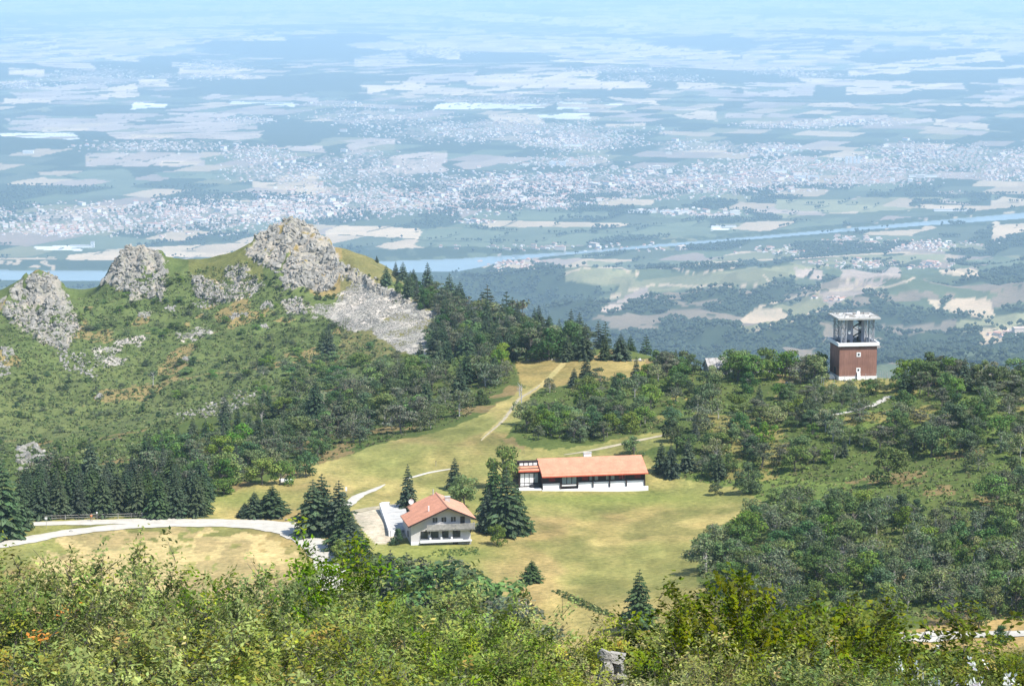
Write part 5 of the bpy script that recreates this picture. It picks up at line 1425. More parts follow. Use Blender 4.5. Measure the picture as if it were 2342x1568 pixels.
for k in range(26):
    x = rg.uniform(.1, TX-.8); y = rg.uniform(.1, TY-.6); h = rg.uniform(.12, .5)
    MB().box(x, x+rg.uniform(.3, 1.5), y, y+rg.uniform(.2, .8), 16.4, 16.4+h).build('aerial_mount', M[rg.choice(['concrete', 'white', 'old_wood', 'stone', 'stone'])], tw)
MB().box(5.8, 6.5, 4.5, 5.2, 16.4, 17.4).build('aerial_housing', M['white'], tw)
MB().tube((3.6, 6.0, 16.4), (3.6, 6.0, 18.0), .05, .03, 5).build('mast', M['steel'], tw)
for z0 in (6.2, 2.15):
    f = MB().box(4.55, 5.65, -.06, -.004, z0, z0+1.15).build('window', M['white'], tw)
    MB().box(4.85, 5.35, -.09, -.061, z0+.3, z0+.85).build('pane', M['glass'], f)
MB().loft([(4.6, -1.1, -1), (5.6, -1.1, -1), (5.6, -.13, -1), (4.6, -.13, -1)], [(4.7, -.5, 2.1), (5.5, -.5, 2.1), (5.5, -.13, 2.1), (4.7, -.13, 2.1)]).build('door_porch', M['white'], tw)
MB().box(-.03, -.004, 3.4, 4.9, 1.2, 3.0).build('side_door', M['dark'], tw)
MB().tube((-1.4, 2.2, 0.7), (-1.4, 3.8, 0.7), .7, .7, 12).build('gas_tank', M['white'], tw)
# fence round the tower
fe = empty('wire_fence', p, R(8)); tag(fe, 'thin grey wire fence on posts around the foot of the brown tower', 'fence')
pts = [(-5, -3.4), (14.5, -3.4), (14.5, 12), (-5, 12)]
M8 = Matrix.Rotation(R(8), 3, 'Z')
for i in range(4):
    a = Vector((*pts[i], 0)); b = Vector((*pts[(i+1) % 4], 0)); n = 7; prev = None
    for k in range(n+1):
        c = a.lerp(b, k/n); w = M8 @ c+p; g = float(H(w.x, w.y))-p.z
        if k < n: MB().tube((c.x, c.y, g-.2), (c.x, c.y, g+1.9), .05, .05, 5).build('post', M['steel'], fe)
        if prev is not None:
            r_ = MB()
            for zz in (.3, .8, 1.3, 1.8): r_.tube(prev+Vector((0, 0, zz)), (c.x, c.y, g+zz), .014, .014, 3)
            r_.build('wire', M['steel'], fe)
        prev = Vector((c.x, c.y, g))

# ------------------------------------------------------------------ stone hut on the crest
p = gp(1622, 860)
hu = empty('stone_hut', p, R(16)); tag(hu, 'small stone hut with a grey slab roof half hidden in bushes on the crest', 'hut')
hw = [(0, 2.2), (2.3, 4.4), (4.6, 2.2), (4.6, -1), (0, -1)]
MB().loft([(0, a, b) for a, b in hw][::-1], [(6.0, a, b) for a, b in hw][::-1]).build('wall', M['stone'], hu)
for r in range(5):
    for c in range(7):
        y0 = -.35+r*.53; z0 = 2.0+r*.51; x0 = -.3+c*.94+rg.uniform(-.05, .05)
        MB().loft([(x0, y0, z0), (x0, y0+.62, z0+.58), (x0, y0+.62, z0+.50), (x0, y0, z0-.08)][::-1], [(x0+.9, y0, z0), (x0+.9, y0+.62, z0+.58), (x0+.9, y0+.62, z0+.50), (x0+.9, y0, z0-.08)][::-1]).build('slab', M['stone'], hu)
m_ = MB(); rslab(m_, -.3, 6.3, 4.95, 2.0, 2.32, 4.6, .12); m_.build('rear_roof', M['stone'], hu)
MB().box(2.4, 3.3, -.05, -.004, 0, 1.9).build('door', M['dark_wood'], hu)

# ------------------------------------------------------------------ fences, signs and small things
def rail_fence(pxs, label, step=2.2, h=1.15, mat='old_wood', rails=(.45, .95)):
    P = [gp(a, b) for a, b in pxs]; root = empty('rail_fence', P[0]); tag(root, label, 'fence'); o = P[0]
    for a, b in zip(P[:-1], P[1:]):
        n = max(1, int((b-a).length/step)); prev = None
        for k in range(n+1):
            q = a.lerp(b, k/n); q.z = float(H(q.x, q.y)); q = q-o
            MB().tube(q+Vector((0, 0, -.2)), q+Vector((0, 0, h)), .085, .07, 6).build('post', M[mat], root)
            if prev is not None:
                for zz in rails: MB().tube(prev+Vector((0, 0, zz)), q+Vector((0, 0, zz)), .055, .055, 5).build('rail', M[mat], root)
            prev = q
rail_fence([(88, 1190), (180, 1187), (300, 1184), (400, 1182)], 'grey wooden rail fence in front of the dense dark spruce row')
def signpost(px, py, h, label, board=(.5, .4), mat='white', name='sign', z0=None, turn=0.):
    p = gp(px, py); root = empty(name, p, turn); tag(root, label, 'sign')
    MB().tube((0, 0.03, -.2), (0, .03, h), .05, .05, 6).build('post', M['old_wood'], root)
    zb = h-board[1] if z0 is None else z0
    MB().box(-board[0]/2, board[0]/2, -.05, -.025, zb, zb+board[1]).build('board', M[mat], root)
signpost(106, 1207, 2.3, 'small white sign on a thin post where the two gravel roads part', (.5, .45))
signpost(222, 1188, 1.7, 'little pale sign on a post at the spruce row edge', (.35, .3))
signpost(716, 1209, 3.0, 'tall narrow white panel standing in the shade of the road spruces', (.75, 2.3), z0=.55)
signpost(792, 1128, 1.6, 'small white marker post above the roadside spruces', (.4, .9), z0=.6)
signpost(672, 1194, .8, 'short dark marker post on the gravel by the spruce shade', (.25, .3), 'dark')
signpost(997, 1066, 1.3, 'dark post standing alone in the dry meadow above the chalet', (.18, .2), 'dark')
signpost(654, 1098, 2.2, 'pale post rising behind the concrete slab at the grass edge', (.15, .5), 'old_wood')
p = gp(655, 1099); sb = MB().box(-1.5, 1.5, -1.3, 1.3, -.5, .28).build('concrete_slab', M['white']); sb.location = p; sb.rotation_euler = (0, 0, R(8))
tag(sb, 'low pale concrete slab in the grass below the rounded trees', 'slab')
p = gp(598, 1181); pt2 = empty('picnic_table', p, R(5)); tag(pt2, 'white picnic table in front of the low conifer clump', 'table')
MB().box(-.9, .9, -.38, .38, .72, .8).build('tabletop', M['white'], pt2)
for s in (-1, 1):
    MB().box(-.9, .9, s*.75-.14, s*.75+.14, .42, .48).build('bench', M['white'], pt2)
    MB().box(s*.6-.05, s*.6+.05, -.75, .75, .36, .42).tube((s*.6, -.5, 0), (s*.6, -.2, .72), .05, .05, 4).tube((s*.6, .5, 0), (s*.6, .2, .72), .05, .05, 4).build('leg', M['old_wood'], pt2)
# barrier by the road, seen through the bush tops
p = gp(762, 1322); br = empty('road_barrier', p, R(62)); tag(br, 'white metal guard rail beside the gravel road, seen through the bush tops', 'barrier')
for k in range(5): MB().box(-.06, .06, -.06, .06, -.3, .8).build('post', M['steel'], br).location = (k*2.2-4, 0, 0)
MB().loft([(-4.3, -.1, .45), (-4.3, -.14, .6), (-4.3, -.1, .75), (-4.3, -.06, .6)], [(5.2, -.1, .45), (5.2, -.14, .6), (5.2, -.1, .75), (5.2, -.06, .6)]).build('rail', M['white'], br)
# cairn on the rock ridge
p = gp(587, 900); cn = empty('cairn', p+Vector((0, 0, .6))); tag(cn, 'slim pale standing stone on top of the rock ridge in the trees', 'standing stone')
for k, (s, z) in enumerate(((.55, .2), (.42, .9), (.32, 1.5), (.24, 2.0))):
    o = link(bpy.data.objects.new('stone', ROCKM[k])); o.parent = cn; o.location = (0, 0, z); o.scale = (s, s, s*.8)
# low stone edging along the crest
for (a, b), lab in ((((1208, 824), (1290, 822)), 'low pale stone edging along the crest meadow, left stretch'), (((1345, 823), (1472, 825)), 'low pale stone edging along the crest, right of the pointed pine')):
    A, B = gp(*a), gp(*b); n = int((B-A).length/.55); rgn = np.random.default_rng(int(a[0]))
    t = np.linspace(0, 1, n); X = A.x+(B.x-A.x)*t+rgn.normal(0, .1, n); Y = A.y+(B.y-A.y)*t+rgn.normal(0, .15, n)
    o = rock_mass('stone_edging', X, Y, H(X, Y)+.1, rgn.uniform(.3, .5, n), rgn, None, (float(A.x), float(A.y), float(A.z))); o.location = A
    tag(o, lab, 'stone edging')
# bracken line across the meadow
tufts([(1262, 1352), (1275, 1347), (1410, 1405), (1400, 1412), (1340, 1392)], 520, (.25, .5), [(0.08, .12, .035), (.11, .14, .045)], 91, 380, 520, 'green_weeds')
tufts([(1010, 1255), (1090, 1250), (1100, 1268), (960, 1275)], 120, (.2, .45), [(0.10, .15, .04)], 92, 380, 560, 'lawn_weeds')

# ------------------------------------------------------------------ a walker on the road edge
def person(px, py, label):
    p = gp(px, py); root = empty('person', p, R(200)); tag(root, label, 'person')
    J = [(0, 0, .95), (0, 0, 1.2), (0, 0, 1.42), (0, 0, 1.52), (0, -.01, 1.66), (.1, 0, .92), (.12, -.12, .5), (.12, -.05, .06), (.12, -.17, .03), (-.1, 0, .92), (-.12, .1, .5), (-.12, .22, .08), (-.12, .12, .03),
         (.19, 0, 1.4), (.25, .05, 1.14), (.24, -.1, .93), (-.19, 0, 1.4), (-.25, -.04, 1.14), (-.24, -.18, .95)]
    E = [(0, 1), (1, 2), (2, 3), (3, 4), (0, 5), (5, 6), (6, 7), (7, 8), (0, 9), (9, 10), (10, 11), (11, 12), (2, 13), (13, 14), (14, 15), (2, 16), (16, 17), (17, 18)]
    rad = [.14, .13, .12, .05, .105, .09, .065, .042, .03, .09, .065, .042, .03, .055, .042, .028, .055, .042, .028]
    def grow(name, js, es, mat, grow_by=0.0):
        me = bpy.data.meshes.new(name); me.from_pydata([J[i] for i in js], [(js.index(a), js.index(b)) for a, b in es], [])
        o = bpy.data.objects.new(name, me); COL.objects.link(o); o.parent = root
        o.modifiers.new('s', 'SKIN'); o.modifiers.new('u', 'SUBSURF').levels = 1
        for k, i in enumerate(js): r_ = rad[i]+grow_by; me.skin_vertices[0].data[k].radius = (r_, r_*.85); me.skin_vertices[0].data[k].use_root = (k == 0)
        dg = bpy.context.evaluated_depsgraph_get(); m2 = bpy.data.meshes.new_from_object(o.evaluated_get(dg)); o.modifiers.clear(); o.data = m2
        m2.materials.clear(); m2.materials.append(mat); return o
    grow('body', list(range(19)), E, mat_plain('skin', (.45, .29, .21)))
    grow('jacket', [1, 2, 13, 14, 16, 17, 0], [(0, 1), (1, 2), (2, 13), (13, 14), (2, 16), (16, 17)], mat_plain('orange_cloth', (.62, .20, .05)), .018)
    grow('trousers', [0, 5, 6, 7, 9, 10, 11], [(0, 5), (5, 6), (6, 7), (0, 9), (9, 10), (10, 11)], mat_plain('tan_cloth', (.22, .15, .1)), .015)
    h = MB(); h.tube((0, .03, 1.64), (0, .02, 1.79), .115, .07, 10); h.build('hair', mat_plain('brown_hair', (.12, .07, .04)), root)
person(209, 1192, 'walker in an orange top at the edge of the gravel road')

# ------------------------------------------------------------------ bushes on the near slope
def near_bush(seed, base, alt, altp=.12, n_twigs=1000, H_=3.0, W=2.1, leaf=.044, aspect=.42, per=22, bare=.12):
    rg = np.random.default_rng(seed); rr = random.Random(seed); mbt = MB()
    tips = []
    stems = 7
    for s in range(stems):
        a = 2*math.pi*s/stems+rr.uniform(-.3, .3); lean = rr.uniform(.15, .75)
        p = Vector((.15*math.cos(a), .15*math.sin(a), -.9)); d = Vector((math.cos(a)*lean, math.sin(a)*lean, 1)).normalized(); r = rr.uniform(.03, .05)
        L = (H_+.9)*rr.uniform(.72, .98); segs = 7
        for k in range(segs):
            q = p+d*(L/segs); mbt.tube(p, q, r, r*.82, 5); r *= .82
            d = (d+Vector((rr.gauss(0, .13), rr.gauss(0, .13), .05))).normalized(); p = q
            if k >= 2:
                for b in range(4):
                    bd = (d*.5+Vector((rr.gauss(0, .7), rr.gauss(0, .7), rr.uniform(-.1, .6)))).normalized(); bl = rr.uniform(.45, 1.05); bp = Vector(p); br_ = r*.5
                    for t in range(3):
                        bq = bp+bd*bl/3; mbt.tube(bp, bq, br_, br_*.7, 4); br_ *= .7; bp = bq
                        bd = (bd+Vector((rr.gauss(0, .25), rr.gauss(0, .25), .12))).normalized()
                        tips.append((Vector(bp), Vector(bd)))
                        for y in range(2):
                            td = (bd+Vector((rr.gauss(0, .7), rr.gauss(0, .7), rr.uniform(-.2, .6)))).normalized()
                            te_ = bp+td*rr.uniform(.12, .34)
                            mbt.tube(bp, te_, .006, .003, 3); tips.append((te_, td))
    rr.shuffle(tips); tips = tips[:n_twigs] if len(tips) > n_twigs else tips
    C = []; N = []; cl = []
    for tp_, td in tips:
        if rr.random() < bare: continue
        hue = float(np.clip(rg.normal(1, .28), .45, 1.7)); b = np.array(alt if rr.random() < altp else base)*hue
        side = td.orthogonal().normalized(); tn = (rr.gauss(0, .55), rr.gauss(0, .55), 1)
        m = per+rr.randint(-4, 4)
        for k in range(m):
            t = k/m; off = td*(t*.30-.06)+(side if k % 2 else -side)*rr.uniform(.02, .11)+Vector((rr.gauss(0, .03), rr.gauss(0, .03), rr.gauss(0, .03)-.04*t))
            C.append(tuple(tp_+off)); N.append((tn[0]+rr.gauss(0, .18), tn[1]+rr.gauss(0, .18), 1)); cl.append(b)
    C = np.array(C); V, Fq = leaf_quads(C, np.array(N), leaf, aspect, .28, rg)
    col = np.array(cl)*(1+rg.normal(0, .16, (len(C), 1)))*(1+rg.normal(0, .06, (len(C), 3)))
    return mbt.mesh('branches'), np_mesh('leaves', V, Fq, np.repeat(np.clip(col, .008, .9), 4, axis=0)), float(np.percentile(C[:, 2], 99.3))
YG = (0.215, 0.255, 0.050); YR = (0.28, 0.235, 0.06); FG = (0.135, 0.205, 0.036); DKG = (0.105, 0.14, 0.02); SIL = (0.55, 0.56, 0.52)
NB = [near_bush(301, YG, YR, .08), near_bush(302, (.185, .235, .045), YR, .06), near_bush(303, FG, YG, .3), near_bush(304, (.245, .26, .065), (.30, .235, .08), .12, 800, per=14, bare=.12),
      near_bush(305, DKG, (.13, .15, .02), .3, 1000, leaf=.05, aspect=.55, per=18, bare=.03), near_bush(306, SIL, (.16, .2, .08), .3, 420, leaf=.05, aspect=.55, per=12), near_bush(307, (.165, .215, .045), FG, .3, 950, bare=.08),
      near_bush(308, (.27, .30, .08), (.38, .30, .11), .25, 260, H_=3.4, W=1.2, bare=.25, per=12)]
for a, b, c in NB: a.materials.append(M['twig']); b.materials.append(M['bush_leaf'])
SKY_X = [-260, 0, 60, 100, 150, 200, 260, 330, 400, 450, 500, 560, 620, 680, 720, 780, 830, 900, 960, 1050, 1120, 1180, 1250, 1310, 1370, 1430, 1490, 1560, 1640, 1700, 1760, 1820, 1900, 1960, 2020, 2060, 2120, 2200, 2342, 2600]
SKY_Y = [1275, 1258, 1254, 1256, 1245, 1280, 1308, 1335, 1350, 1345, 1330, 1312, 1300, 1284, 1278, 1318, 1330, 1312, 1318, 1352, 1385, 1412, 1430, 1452, 1466, 1445, 1425, 1412, 1400, 1385, 1342, 1338, 1345, 1360, 1385, 1440, 1482, 1492, 1480, 1480]
def bush(k, px, top, Y, label, group='leafy bushes on the near slope', ws=1.0, name='near_bush', rz=None, min_h=1.6, max_h=5.0):
    kx, kz = ray(px, top); x = float(kx*Y); z = float(H(x, Y)); h = CAM_Z+float(kz)*Y-z
    h = min(max(h, min_h), max_h)
    br_, lf, hh = NB[k]; s = h/hh
    root = empty(name, (x, Y, z), rg.uniform(0, 6.28) if rz is None else rz); w = max(s, .85)*ws*(.8+.45*((int(px)*7) % 10)/10); root.scale = (w, w, s)
    link(bpy.data.objects.new('branches', br_), root); link(bpy.data.objects.new('leaves', lf), root)
    tag(root, label, 'bush', group); return root
rg = random.Random(77)
BL = 'yellow green leafy bush in the mass on the near slope'
BW = {0: 'yellow green', 1: 'mid green', 2: 'fresh green', 3: 'straw green', 4: 'dark glossy', 5: 'silvery', 6: 'plain green', 7: 'thin twiggy'}
SEG = [(110, 'at the left border'), (300, 'under the road fork'), (500, 'below the pale hay field'), (680, 'below the right half of the hay field'), (860, 'below the roadside spruces'), (1060, 'below the chalet'), (1250, 'below the lone meadow conifer'), (1420, 'at the foot of the meadow'),
       (1560, 'under the large lone spruce'), (1720, 'left of the dark glossy mound'), (1980, 'in or under the dark glossy mound'), (2140, 'right of the dark glossy mound'), (2300, 'below the lower right road'), (9999, 'at the right border')]
RANK = ['hindmost rank', 'fourth rank', 'third rank', 'second rank', 'nearest rank']
def bush_label(k, px, rank): return BW[k]+' bush, '+RANK[rank]+' of near slope, '+next(t for e, t in SEG if px < e)
def sky(px): return float(np.interp(px, SKY_X, SKY_Y))+float(np.interp(px, [0, 300, 500, 1050, 1200, 1650, 1720, 1990, 2060], [-42, -34, -8, 0, 34, 34, 4, 0, 36]))
px = -330
while px < 2700:      # back row, its tops form the skyline of the bushes
    k = 4 if 1690 < px < 2010 else rg.choice([0, 1, 2, 3, 6, 0])
    bush(k, px, sky(px)+rg.choice([-18, -8, 4, 18, 40]), rg.uniform(57, 63), bush_label(k, px, 0), 'leafy bushes on the near slope' if k != 4 else 'dark glossy bushes of the near slope'); px += rg.uniform(95, 135)
for row, (Y, dy, step) in enumerate(((50, 62, 125), (43, 128, 140), (36.5, 205, 165), (31.5, 262, 190))):
    px = -360+row*31
    while px < 2720:
        k = rg.choice([0, 1, 2, 3, 6, 3, 0])
        if row == 0 and 1690 < px < 2000: k = 4
        bush(k, px, max(sky(px), 1325 if row > 1 else 0)+dy*rg.uniform(.55, 1.25), Y+rg.uniform(-2, 2), bush_label(k, px, row+1), 'leafy bushes on the near slope' if k != 4 else 'dark glossy bushes of the near slope'); px += step*rg.uniform(.8, 1.2)
bush(7, 142, 1222, 58, 'thin upright spray of leaves sticking up over the road at the far left', ws=.55)
bush(7, 700, 1272, 59, 'leafy tips rising over the end of the gravel bend', ws=.8)
bush(2, 728, 1290, 55, 'fresh green bush top below the gravel bend', ws=.9)
bush(7, 1770, 1312, 60, 'twiggy spray with pale stem above the dark glossy mound', ws=.6)
bush(4, 2200, 1505, 50, 'dark glossy bush below the road at the lower right', ws=1.1)
bush(4, 2290, 1520, 44, 'dark glossy bush in the lower right corner', ws=1.1)
bush(5, 2250, 1520, 33, 'silvery white leaved bush at the bottom right edge', None, ws=.7)
bush(5, 2180, 1540, 34, 'smaller silvery bush left of the silvery white one', None, ws=.5)
# orange leaved sprays
OR = near_bush(309, (.62, .24, .03), (.5, .3, .05), .3, 16, per=18)
OR[0].materials.append(M['twig']); OR[1].materials.append(M['bush_leaf'])
def orange(px, py, Y, label):
    kx, kz = ray(px, py); x = float(kx*Y); z = CAM_Z+float(kz)*Y
    r2_ = random.Random(px); C = []; cl = []; br_ = MB()
    for k in range(34):
        v = Vector((r2_.gauss(0, .10), r2_.gauss(0, .10), r2_.gauss(0, .045))); C.append(tuple(v)); cl.append(np.array((.66, .25, .03))*r2_.uniform(.7, 1.2))
    gz = float(H(x, Y))-z
    br_.tube((0.05, 0.1, gz-.1), (0, 0, -.05), .03, .008, 5)
    V, Fq = leaf_quads(np.array(C), np.tile([0., 0, 1.], (34, 1)), .055, .5, .4)
    root = empty('orange_spray', (x, Y, z)); tag(root, label, 'branch', None)
    br_.build('twig', M['twig'], root); mesh_obj('leaves', np_mesh('leaves', V, Fq, np.repeat(np.array(cl), 4, axis=0)), M['bush_leaf'], root)
orange(92, 1455, 41, 'bright orange leaves glowing in the near bushes at the lower left')
orange(140, 1396, 46, 'left one of two small orange leaf sprays in the near bushes')
orange(172, 1393, 46.5, 'right one of two small orange leaf sprays in the near bushes')
# a weathered outcrop between the bushes
for px, py, Y, s, lab in ((1400, 1484, 56, .26, 'sunlit pale outcrop between the near bushes under the lone spruce'),):
    kx, kz = ray(px, py); x = float(kx*Y); z = CAM_Z+float(kz)*Y; gz = float(H(x, Y)); root = empty('rock_outcrop', (x, Y, gz)); tag(root, lab, 'rock'); hh = z-gz; n = max(3, int(hh/(s*.9)))
    for k in range(n):
        for q in range(2):
            o = link(bpy.data.objects.new('rock', ROCKM[(k+q*3) % 8]), root); e = s*(1.9-1.0*k/n); o.location = ((q-.5)*s*.9, rg.uniform(-.1, .1), (hh-s*.6)*k/(n-1)); o.scale = (e, e, s*.95); o.rotation_euler = (0, 0, k*1.3+q)

# ------------------------------------------------------------------ houses of the valley
rg = np.random.default_rng(500)
HX = []; HY = []; HW = []; HT = []; WH = []
near_houses = [t for t in TOWNS if t[1] > 545]
def where_name(cx, cy):
    if cy > 545: return 'among the fields this side of the river' if cx > 1250 else 'by the river bend'
    if cy > 430: return 'in the long town left of the middle' if cx < 1100 else 'at the lower edge of the middle town'
    if cy > 330: return 'in the dense town right of the middle' if cx > 1350 else 'in the scattered suburb left of the middle'
    if cy > 225: return 'in the upper hamlet belt'
    return 'in a faraway hamlet on the plain'
for cx, cy, hw, hh, n in TOWNS:
    a = rg.normal(0, 1, (n*5, 2)); a = a[(a**2).sum(1) < 4.2][:int(n*2.9)]*.52
    px_ = cx+a[:, 0]*hw*1.25; py_ = cy+a[:, 1]*hh*1.25
    # streets: break the cloud into clumps
    keep = fbm(px_/26, py_/9, 2, 321) > 0.36
    px_, py_ = px_[keep], py_[keep]
    if cy > 545:
        X, Y, Z, ok = ground_hit(px_, py_, 4300, 13500, 240); X, Y = X[ok], Y[ok]
    else:
        kx, kz = ray(px_, py_); Y = (6-CAM_Z)/kz; X = kx*Y
        for _ in range(3): Y = (H(X, Y)-CAM_Z)/kz; X = kx*Y
    HX.append(X); HY.append(Y); HW.append(np.full(len(X), 1.0)); WH += [where_name(cx, cy)]*len(X)
HX = np.concatenate(HX); HY = np.concatenate(HY)
dist = np.floor(vnoise(HX/1100, HY/1500, 71)*7)*0.45            # each quarter has its own street direction
du = HX*np.cos(dist)+HY*np.sin(dist); dv = -HX*np.sin(dist)+HY*np.cos(dist)
far_ = HY > 11000
dv = np.where(far_, np.round(dv/62)*62+rg.normal(0, 5, len(dv))+np.where(rg.random(len(dv)) < .5, 14, -14), dv)
HX = du*np.cos(dist)-dv*np.sin(dist); HY = du*np.sin(dist)+dv*np.cos(dist); HZ = H(HX, HY)
nH = len(HX); SC = rg.uniform(.45, 1.0, nH)*np.where(rg.random(nH) < .06, 1.9, 1.0)
def house_arrays(w, d, h, rh, flat=False):
    v = [(-w, -d, -3), (w, -d, -3), (w, d, -3), (-w, d, -3), (-w, -d, h), (w, -d, h), (w, d, h), (-w, d, h)]
    walls = [(0, 1, 5, 4), (1, 2, 6, 5), (2, 3, 7, 6), (3, 0, 4, 7)]
    o = .5
    r = [(-w-o, -d-o, h-.2), (w+o, -d-o, h-.2), (w+o, 0, h+rh), (-w-o, 0, h+rh), (w+o, d+o, h-.2), (-w-o, d+o, h-.2)]
    roof = [(8, 9, 10, 11), (11, 10, 12, 13)]
    gab = [(12, 10, 9, 9), (8, 11, 13, 13)]
    return np.array(v+r, float), np.array(walls, int), np.array(roof+gab, int)
HA = [house_arrays(7, 5, 5.5, 2.4), house_arrays(9, 5.5, 6, 2.6), house_arrays(12, 6, 9, 1.0), house_arrays(6, 5, 4, 2.0)]
WC = [(.66, .60, .53), (.74, .70, .64), (.58, .50, .42), (.76, .73, .70)]; RC = [(.50, .27, .19), (.54, .33, .25), (.58, .46, .38), (.66, .62, .58), (.42, .22, .16)]
M['far_house'] = mat_attr('far_house_paint')
def far_house_mesh(idx, name):
    Vs = []; Fs = []; Cs = []; k = 0
    for i in idx:
        v, w_, r_ = HA[i % 4 if SC[i] < 1.6 else 2]; a = dist[i]+(1.57 if i % 4 == 0 else 0); c, s = math.cos(a), math.sin(a); q = v*SC[i]
        q = np.stack([q[:, 0]*c-q[:, 1]*s, q[:, 0]*s+q[:, 1]*c, q[:, 2]], 1)+np.array([HX[i], HY[i], HZ[i]])
        col = np.empty((14, 3)); col[:8] = WC[(i*7) % 4]; col[8:] = RC[(i*11) % 5]
        Vs.append(q); Fs.append(np.concatenate([w_, r_])+k); Cs.append(col); k += 14
    me = np_mesh(name, np.concatenate(Vs), np.concatenate(Fs), np.concatenate(Cs)); return me
order = np.argsort(HY-SC*900)
solo = order[:255]; rest = order[255:]
tag(mesh_obj('distant_houses', far_house_mesh(rest, 'distant_houses'), M['far_house']), kind='stuff')
FH = []
for t in range(8):
    v, w_, r_ = HA[t % 4]; col = np.empty((14, 3)); col[:8] = WC[t % 4]; col[8:] = RC[t % 5]
    me = np_mesh('valley_house', v, np.concatenate([w_, r_]), col); me.materials.append(M['far_house']); FH.append(me)
ROOFW = ['red', 'red', 'sandy', 'grey', 'dark red', 'red', 'red', 'sandy']
for i in solo:
    t = int(i) % 8
    o = link(bpy.data.objects.new('valley_house', FH[t])); o.location = (HX[i], HY[i], HZ[i]); o.rotation_euler = (0, 0, (i*0.7) % 3.14); o.scale = (SC[i],)*3
    hp, hq = to_px(HX[i:i+1], HY[i:i+1], HZ[i:i+1]); hp = float(hp[0]); hq = float(hq[0])
    spot = next(s for e, s in ((300, 'left of the hill'), (1230, 'above the river bend'), (1400, 'above the long orange roof'), (1560, 'above the ridge spruces'), (1700, 'above the stone hut'), (1860, 'between hut and tower'), (2000, 'straight above the tower deck'), (2120, 'just right of the tower'), (2240, 'toward the right border'), (99999, 'near the right border')) if hp < e)
    tag(o, '%s house with %s roof %s, %s' % ('big pale' if SC[i] > 1.0 else 'tiny pale' if SC[i] < .8 else 'small pale', ROOFW[t], 'on the near terraces' if hq > 590 else 'near the canal' if hq > 545 else 'in the far town', spot.replace('the way toward', '')), 'house', 'tiny houses '+WH[i])
# a few blocks that stand out
def block(px, py, w, d, h, label, n=1, gap=0., name='apartment_block', mat='white'):
    kx, kz = ray(px, py); Y = -CAM_Z/kz
    for _ in range(4): Y = (float(H(float(kx*Y), float(Y)))-CAM_Z)/kz
    x, y = float(kx*Y), float(Y); z = float(H(x, y))
    for k in range(n):
        root = empty(name, (x+(k-(n-1)/2)*(w+gap), y, z)); tag(root, label if n == 1 else ('leftmost', 'second', 'third', 'rightmost')[k if n == 4 else k*3]+' '+label, 'building', label if n > 1 else None)
        MB().box(-w/2, w/2, -d/2, d/2, -4, h).build('wall', M[mat], root); MB().box(-w/2-.5, w/2+.5, -d/2-.5, d/2+.5, h+.02, h+1).build('roof', M['concrete'], root)
        if h > 14:
            b = MB()
            for f in range(int(h/6)): b.box(-w/2+1, w/2-1, -d/2-.6, -d/2-.01, 3+f*6, 4.6+f*6)
            b.build('window_bands', M['pale_glass'], root)
block(1950, 374, 14, 14, 40, 'white apartment tower in the row of four in the right town', 4, 9)
block(1845, 410, 60, 14, 20, 'long white apartment slab below the tower row', 2, 12)
block(1310, 335, 110, 24, 12, 'wide bright white hall in the upper middle town')
block(1275, 378, 40, 16, 22, 'pair of white blocks left of the dark grove', 2, 14)
block(1780, 395, 90, 26, 13, 'large pale hall in the right town centre', 1)
block(1505, 486, 130, 30, 9, 'pair of long white sheds by the green fields', 2, 16, 'long_shed')
block(2110, 405, 150, 30, 10, 'long low white warehouse at the right town edge', 1, 0, 'long_shed')
block(185, 566, 90, 22, 9, 'white works building with bright roofs near the left river bank', 1, 0, 'long_shed')
block(212, 566, 14, 14, 24, 'white round silo like tower beside the left river works', 1)
block(1655, 520, 110, 22, 8, 'pale long shed between river and town', 1, 0, 'long_shed')
block(1580, 620, 40, 16, 8, 'pale farm building on the near terrace', 1, 0, 'long_shed')
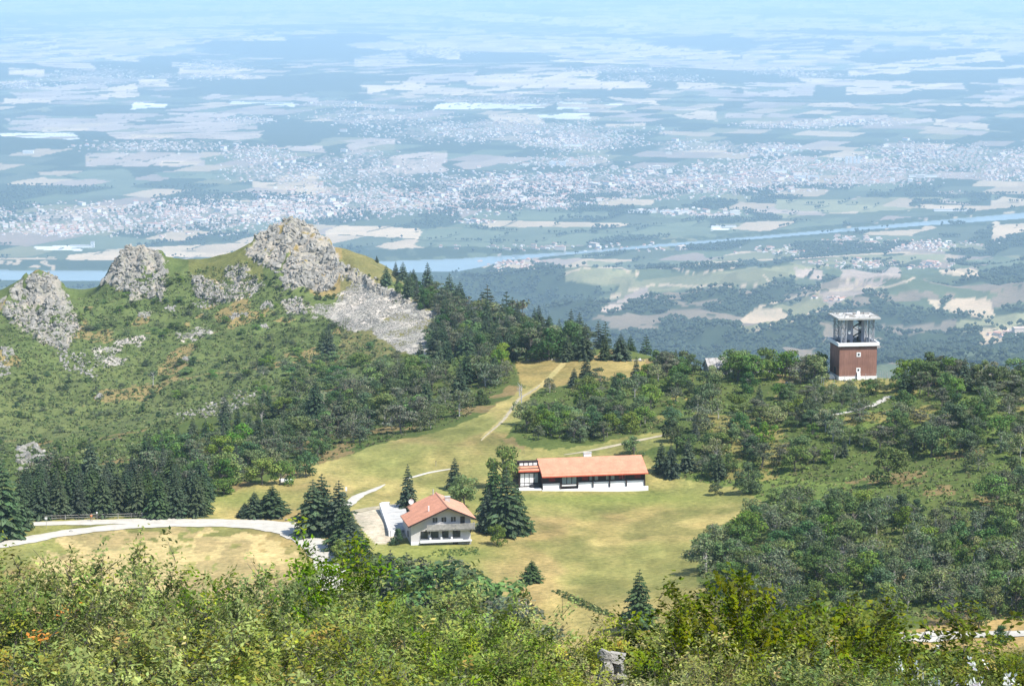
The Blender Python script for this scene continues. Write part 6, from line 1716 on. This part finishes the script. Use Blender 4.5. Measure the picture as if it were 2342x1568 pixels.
block(590, 236, 420, 60, 6, 'long white greenhouse on the plain, left one', 1, 0, 'greenhouse')
block(645, 240, 260, 60, 6, 'long white greenhouse on the plain, right one', 1, 0, 'greenhouse')
block(65, 353, 60, 30, 16, 'single white building at the far left of the plain')
block(2175, 483, 160, 24, 9, 'long pale shed near the canal at the right', 1, 0, 'long_shed')
block(1555, 333, 12, 12, 26, 'white church tower above the middle grove', 1, 0, 'church_tower')

# ------------------------------------------------------------------ distant woodland: crowns on the wooded ground
n = 60000
th = rg.uniform(-.02, .215, n); Yd = rg.uniform(4300, 12800, n)
th2 = rg.uniform(-.215, .215, 26000); Y2 = rg.uniform(9000, 13200, 26000)
th = np.concatenate([th, th2]); Yd = np.concatenate([Yd, Y2])
X = th*Yd; Z = H(X, Yd); px_, py_ = to_px(X, Yd, Z)
c = far_colour(X, Yd, Z); ok = (c.sum(1) < .15) & (Z > 1) & (vnoise(X/60, Yd/90, 5) > .3)
X, Yd, Z = X[ok][:42000], Yd[ok][:42000], Z[ok][:42000]
octa = np.array([(1, 0, .5), (0, 1, .45), (-1, 0, .5), (0, -1, .5), (.1, 0, 1.25), (0, 0, -.6)]); of = np.array([(0, 1, 4), (1, 2, 4), (2, 3, 4), (3, 0, 4), (1, 0, 5), (2, 1, 5), (3, 2, 5), (0, 3, 5)])
s = rg.uniform(3.5, 8, len(X)); a = rg.uniform(0, 6.28, len(X))
V = octa[None]*s[:, None, None]; ca, sa = np.cos(a)[:, None], np.sin(a)[:, None]
V = np.stack([V[:, :, 0]*ca-V[:, :, 1]*sa+X[:, None], V[:, :, 0]*sa+V[:, :, 1]*ca+Yd[:, None], V[:, :, 2]+Z[:, None]+8], 2).reshape(-1, 3)
Ff = (of[None]+np.arange(len(X))[:, None, None]*6).reshape(-1, 3)
cc = np.repeat(np.array([(.045, .062, .034)])*(1+rg.normal(0, .22, (len(X), 1))), 6, axis=0)
tag(mesh_obj('distant_woods', np_mesh('distant_woods', V, Ff, np.clip(cc, .01, 1)), M['tuft']), kind='stuff')
